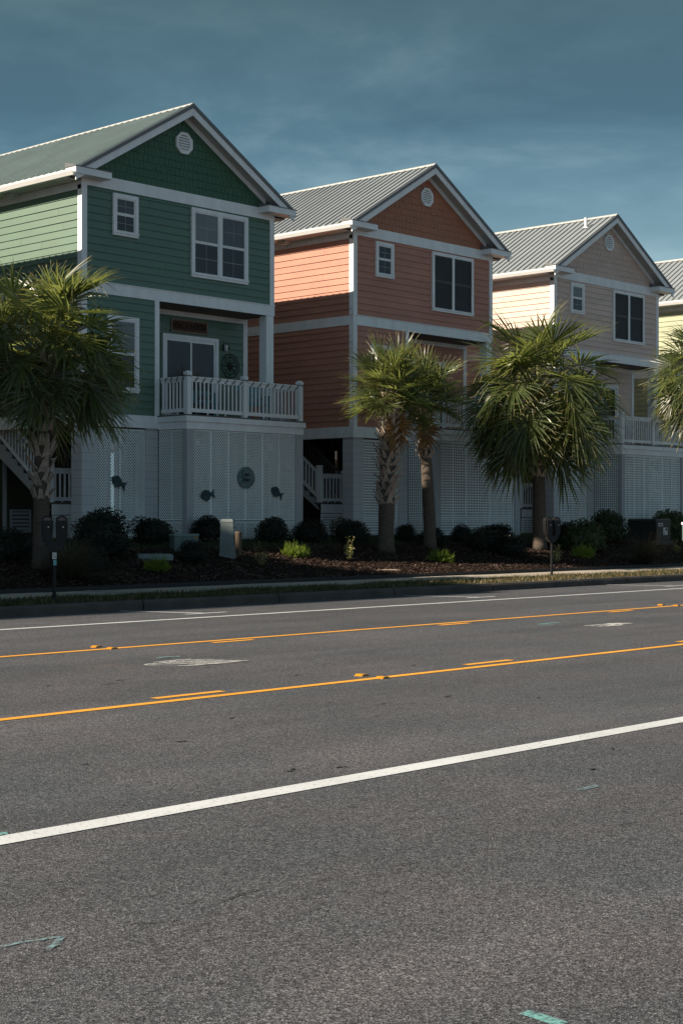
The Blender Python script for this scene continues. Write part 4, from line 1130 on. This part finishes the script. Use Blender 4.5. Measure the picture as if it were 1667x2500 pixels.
def plant(me, name, label, cat, px, py, w, hgt, base_ratio, group, seed=0):
    p = spot(px, py); t = p.x*DV[0] + p.y*DV[1]
    sx = w*t/F/2; sz = hgt*t/F/base_ratio
    o = bpy.data.objects.new(name, me); COL.objects.link(o)
    o.location = p + Vector((DV[0], DV[1], 0))*sx*.55; o.location.z = gz(o.location.y) - .03
    o.rotation_euler[2] = seed*1.7; o.scale = (sx, sx, sz)
    return tag(o, label, cat, group)
G1 = 'clipped round shrubs in the bed'
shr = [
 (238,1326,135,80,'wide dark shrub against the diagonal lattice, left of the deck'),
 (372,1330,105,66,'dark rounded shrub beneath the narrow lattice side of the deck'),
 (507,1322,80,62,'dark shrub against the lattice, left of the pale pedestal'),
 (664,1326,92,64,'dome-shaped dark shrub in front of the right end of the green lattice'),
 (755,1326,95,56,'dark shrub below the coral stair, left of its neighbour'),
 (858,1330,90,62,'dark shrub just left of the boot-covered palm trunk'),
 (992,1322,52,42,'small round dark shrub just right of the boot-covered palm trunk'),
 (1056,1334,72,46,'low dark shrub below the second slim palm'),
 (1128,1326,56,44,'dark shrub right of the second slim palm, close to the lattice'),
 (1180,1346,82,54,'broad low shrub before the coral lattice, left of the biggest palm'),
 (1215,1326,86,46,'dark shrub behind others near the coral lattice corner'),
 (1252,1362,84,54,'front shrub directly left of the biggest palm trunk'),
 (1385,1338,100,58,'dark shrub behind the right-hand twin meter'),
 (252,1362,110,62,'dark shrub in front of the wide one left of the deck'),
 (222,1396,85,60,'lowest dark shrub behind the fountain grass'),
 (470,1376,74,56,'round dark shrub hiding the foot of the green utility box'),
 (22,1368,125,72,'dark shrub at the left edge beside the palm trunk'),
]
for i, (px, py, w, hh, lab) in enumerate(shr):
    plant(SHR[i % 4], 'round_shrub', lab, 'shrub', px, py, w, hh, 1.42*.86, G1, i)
YAU = [shrub_mesh(80+i, 2000, .075, M['shrub2'], .7) for i in range(2)]
plant(YAU[0], 'loose_shrub', 'taller loose olive-green shrub at the cream lattice, left one', 'shrub', 1430, 1350, 112, 70, 1.1, 'loose olive-green shrubs', 1)
plant(YAU[1], 'loose_shrub', 'loose olive-green shrub rising highest beside the transformer box', 'shrub', 1490, 1330, 92, 72, 1.1, 'loose olive-green shrubs', 3)
plant(YAU[0], 'loose_shrub', 'loose shrub peeping over the transformer box', 'shrub', 1640, 1312, 100, 64, 1.2, 'loose olive-green shrubs', 5)

def juniper_mesh(seed):
    r = random.Random(seed); b = MB()
    for i in range(240):
        a = r.uniform(0, 2*PI); el = r.uniform(.15, 1.1); l = r.uniform(.5, 1.0)
        d = Vector((math.cos(a)*math.cos(el), math.sin(a)*math.cos(el), math.sin(el)*.75)); p = Vector((d.x*.1, d.y*.1, .02))
        for k in range(9):
            p = p + d*(l/9); d = (d + Vector((r.gauss(0,.12), r.gauss(0,.12), r.gauss(.02,.1)))).normalized()
            for q in range(3):
                s = Vector((r.gauss(0,1), r.gauss(0,1), r.gauss(.3,.6))).normalized()*.09; w = d.cross(s).normalized()*.022
                b.face([p-w, p+d*.06+s*.5, p+s+d*.09, p+w])
    me = bpy.data.meshes.new('foliage'); me.from_pydata([tuple(v) for v in b.v], [], b.f); me.materials.append(M['juniper']); me.update(); return me
JUN = [juniper_mesh(i) for i in range(2)]
for i, (px, py, w, hh, lab) in enumerate([(382,1398,70,36,'low lime juniper in shade below the concrete slab'),
    (720,1362,78,34,'bright lime juniper in the sun right of the variegated shrub'),
    (1078,1374,74,30,'dim spreading juniper below the second slim palm'),
    (1426,1364,64,30,'bright lime juniper in the sun right of the biggest palm')]):
    plant(JUN[i % 2], 'lime_juniper', lab, 'shrub', px, py, w, hh, .72, 'low lime junipers', i)

def varieg(label, px, py, w, hh, seed):
    p = spot(px, py); tt = p.x*DV[0]+p.y*DV[1]; H = hh*tt/F; R = w*tt/F/2; r = random.Random(seed)
    t = thing('variegated_shrub', label, 'shrub', p - Vector((0,0,.02)), 0, 'pale variegated shrubs')
    st = MB(); lf = MB()
    for i in range(9):
        a = r.uniform(0, 2*PI); hgt = H*(1.0 if i < 2 else r.uniform(.4, .7)); top = Vector((math.cos(a)*R*r.uniform(.2,.9), math.sin(a)*R*r.uniform(.2,.9), hgt))
        pts = [Vector((0,0,0)), top*.5 + Vector((0,0,hgt*.08)), top]; st.tube(pts, [.01,.007,.003], 5)
        for k in range(34):
            u = r.uniform(.18, 1.0); c = (pts[0].lerp(pts[1], u*2) if u < .5 else pts[1].lerp(pts[2], u*2-1)) + Vector((r.gauss(0,.03), r.gauss(0,.03), r.gauss(0,.02)))
            d = Vector((r.gauss(0,1), r.gauss(0,1), r.gauss(.4,.6))).normalized(); s = d.cross(Vector((r.gauss(0,1),r.gauss(0,1),r.gauss(0,1)))).normalized(); l = r.uniform(.016,.032)
            lf.face([c-d*l*.3, c+d*l*.5+s*l*.5, c+d*l*1.3, c+d*l*.5-s*l*.5], 0 if r.random() < .8 else 1)
    st.build('stems', M['stem'], t); lf.build('leaves', [M['varieg'], M['juniper']], t)
varieg('pale variegated shrub with two sunlit shoots, right of the pedestal', 637, 1384, 44, 64, 1)
varieg('thin tall variegated shrub, half in shade, before the coral stair', 851, 1370, 38, 62, 2)
varieg('small cone of pale leaves right of the biggest palm', 1358, 1372, 32, 44, 3)
varieg('dim variegated shrub before the transformer box', 1652, 1350, 26, 32, 4)

def fountain(label, px, py, w, hh, seed, n=900):
    p = spot(px, py); tt = p.x*DV[0]+p.y*DV[1]; H = hh*tt/F; R = w*tt/F/2; r = random.Random(seed); b = MB()
    for i in range(n):
        a = r.uniform(0, 2*PI); L = r.uniform(.55, 1.1); out = Vector((math.cos(a), math.sin(a), 0)); q = out*r.uniform(0,.12)*R
        el = r.uniform(.25, 1.45); d = out*math.cos(el) + Vector((0,0,math.sin(el))); sd = Vector((-math.sin(a), math.cos(a), 0)); prev = None; n_ = 7; w_ = r.uniform(.0035,.007)
        for k in range(n_+1):
            u = k/n_; cur = (q-sd*w_*(1-u*.85), q+sd*w_*(1-u*.85))
            if prev: b.face([prev[0], prev[1], cur[1], cur[0]])
            prev = cur; d = (d + Vector((0,0,-.30*u)) + out*.05).normalized(); q = q + Vector((d.x*R*1.15, d.y*R*1.15, d.z*H*1.25))*(L/n_)
            q.z = max(q.z, .01)
    tag(b.build('fountain_grass', M['fountain'], None, p), label, 'ornamental grass', 'fountain grasses')
fountain('big shaded fountain grass around the left meter post', 175, 1412, 250, 105, 1, 1300)
fountain('fountain grass with a sunlit side before the transformer box', 1572, 1376, 175, 78, 2)

# fallen palm stalk on the kerb side
b = MB(); q = spot(952, 1398); b.tube([q+Vector((-.12,.3,.05)), q+Vector((0,.1,.06)), q+Vector((.12,-.2,.06))], .012, 5)
tag(b.build('fallen_frond_stalk', M['boot']), 'pale fallen stalk lying across the bed edge onto the sidewalk', 'fallen stalk')

# ------------------------------------------------------------------ light, sky, camera
sun_dir = Vector((-1.5, 0.5, 1.0)).normalized()
sl = bpy.data.lights.new('Sun', 'SUN'); sl.energy = 5.0; sl.angle = math.radians(0.53); sl.color = (1.0, 0.875, 0.70)
so = bpy.data.objects.new('Sun', sl); COL.objects.link(so); so.rotation_euler = sun_dir.to_track_quat('Z', 'Y').to_euler()
elev = math.asin(sun_dir.z); azim = math.atan2(sun_dir.x, sun_dir.y)

w = bpy.data.worlds.new('World'); S.world = w; w.use_nodes = True
nt = w.node_tree; N = nt.nodes.new; L = nt.links.new
bg = nt.nodes['Background']
sky = N('ShaderNodeTexSky'); sky.sky_type = 'NISHITA'; sky.sun_disc = False; sky.sun_elevation = elev; sky.sun_rotation = azim
sky.air_density = 1.0; sky.dust_density = 0.6; sky.ozone_density = 2.0
tc = N('ShaderNodeTexCoord')
# bands of storm cloud
mp = N('ShaderNodeMapping'); mp.inputs['Scale'].default_value = (1.0, 1.0, 3.0); mp.inputs['Rotation'].default_value = (0.12, 0.2, 0.3); L(tc.outputs['Generated'], mp.inputs[0])
n1 = N('ShaderNodeTexNoise'); n1.inputs['Scale'].default_value = 5.0; n1.inputs['Detail'].default_value = 9; n1.inputs['Roughness'].default_value = .58; n1.inputs['Distortion'].default_value = .2
L(mp.outputs[0], n1.inputs['Vector'])
sep = N('ShaderNodeSeparateXYZ'); L(tc.outputs['Generated'], sep.inputs[0])
K = 1.0
ramp = N('ShaderNodeValToRGB'); e = ramp.color_ramp.elements
e[0].position = .385; e[0].color = (.60, 1.40, 1.95, 1); e[1].position = .645; e[1].color = (1.75, 2.8, 3.4, 1)
x = e.new(.5); x.color = (.88, 1.85, 2.45, 1)
L(n1.outputs[0], ramp.inputs[0])
# paler low bank to the right, sky behind the camera brightened to fill the shaded fronts
dot = N('ShaderNodeVectorMath'); dot.operation = 'DOT_PRODUCT'; dot.inputs[1].default_value = (-0.62, -0.70, 0.35); L(tc.outputs['Generated'], dot.inputs[0])
back = N('ShaderNodeMapRange'); back.inputs[1].default_value = -.35; back.inputs[2].default_value = .75; back.inputs[3].default_value = 0; back.inputs[4].default_value = 1; L(dot.outputs['Value'], back.inputs[0])
low = N('ShaderNodeMapRange'); low.inputs[1].default_value = .02; low.inputs[2].default_value = .24; low.inputs[3].default_value = 1; low.inputs[4].default_value = 0; L(sep.outputs[2], low.inputs[0])
dr = N('ShaderNodeVectorMath'); dr.operation = 'DOT_PRODUCT'; dr.inputs[1].default_value = (0.88, 0.48, 0.0); L(tc.outputs['Generated'], dr.inputs[0])
rt = N('ShaderNodeMapRange'); rt.inputs[1].default_value = .86; rt.inputs[2].default_value = 1.0; rt.inputs[3].default_value = .1; rt.inputs[4].default_value = 1; L(dr.outputs['Value'], rt.inputs[0])
lm = N('ShaderNodeMath'); lm.operation = 'MULTIPLY'; L(low.outputs[0], lm.inputs[0]); L(rt.outputs[0], lm.inputs[1])
mA = N('ShaderNodeMix'); mA.data_type = 'RGBA'; L(lm.outputs[0], mA.inputs[0]); L(ramp.outputs[0], mA.inputs[6]); mA.inputs[7].default_value = (4.0, 6.0, 6.6, 1)
mB = N('ShaderNodeMix'); mB.data_type = 'RGBA'; L(back.outputs[0], mB.inputs[0]); L(mA.outputs[2], mB.inputs[6]); mB.inputs[7].default_value = (3.6, 5.2, 6.8, 1)
hi = N('ShaderNodeMapRange'); hi.inputs[1].default_value = .21; hi.inputs[2].default_value = .34; hi.inputs[3].default_value = 0; hi.inputs[4].default_value = .92; L(sep.outputs[2], hi.inputs[0])
mH = N('ShaderNodeMix'); mH.data_type = 'RGBA'; L(hi.outputs[0], mH.inputs[0]); L(mB.outputs[2], mH.inputs[6]); mH.inputs[7].default_value = (.56, 1.02, 1.22, 1)
mC = N('ShaderNodeMix'); mC.data_type = 'RGBA'; mC.inputs[0].default_value = .95; L(sky.outputs[0], mC.inputs[6]); L(mH.outputs[2], mC.inputs[7])
L(mC.outputs[2], bg.inputs['Color']); bg.inputs['Strength'].default_value = 0.065

cd = bpy.data.cameras.new('Camera'); co = bpy.data.objects.new('Camera', cd); COL.objects.link(co)
co.location = (0, 0, CAM_H)
co.rotation_euler = (PI/2, 0, math.atan2(DV[1], DV[0]) - PI/2)
cd.sensor_fit = 'VERTICAL'; cd.sensor_height = 36.0; cd.sensor_width = 24.0
cd.lens = F/2500*36.0; cd.shift_y = (HY-1250)/2500; cd.clip_start = .1; cd.clip_end = 6000
S.camera = co
vs = S.view_settings
S.display_settings.display_device = 'sRGB'
vs.view_transform = 'Standard'; vs.look = 'None'; vs.exposure = 0.9; vs.gamma = 1.0; vs.use_curve_mapping = False
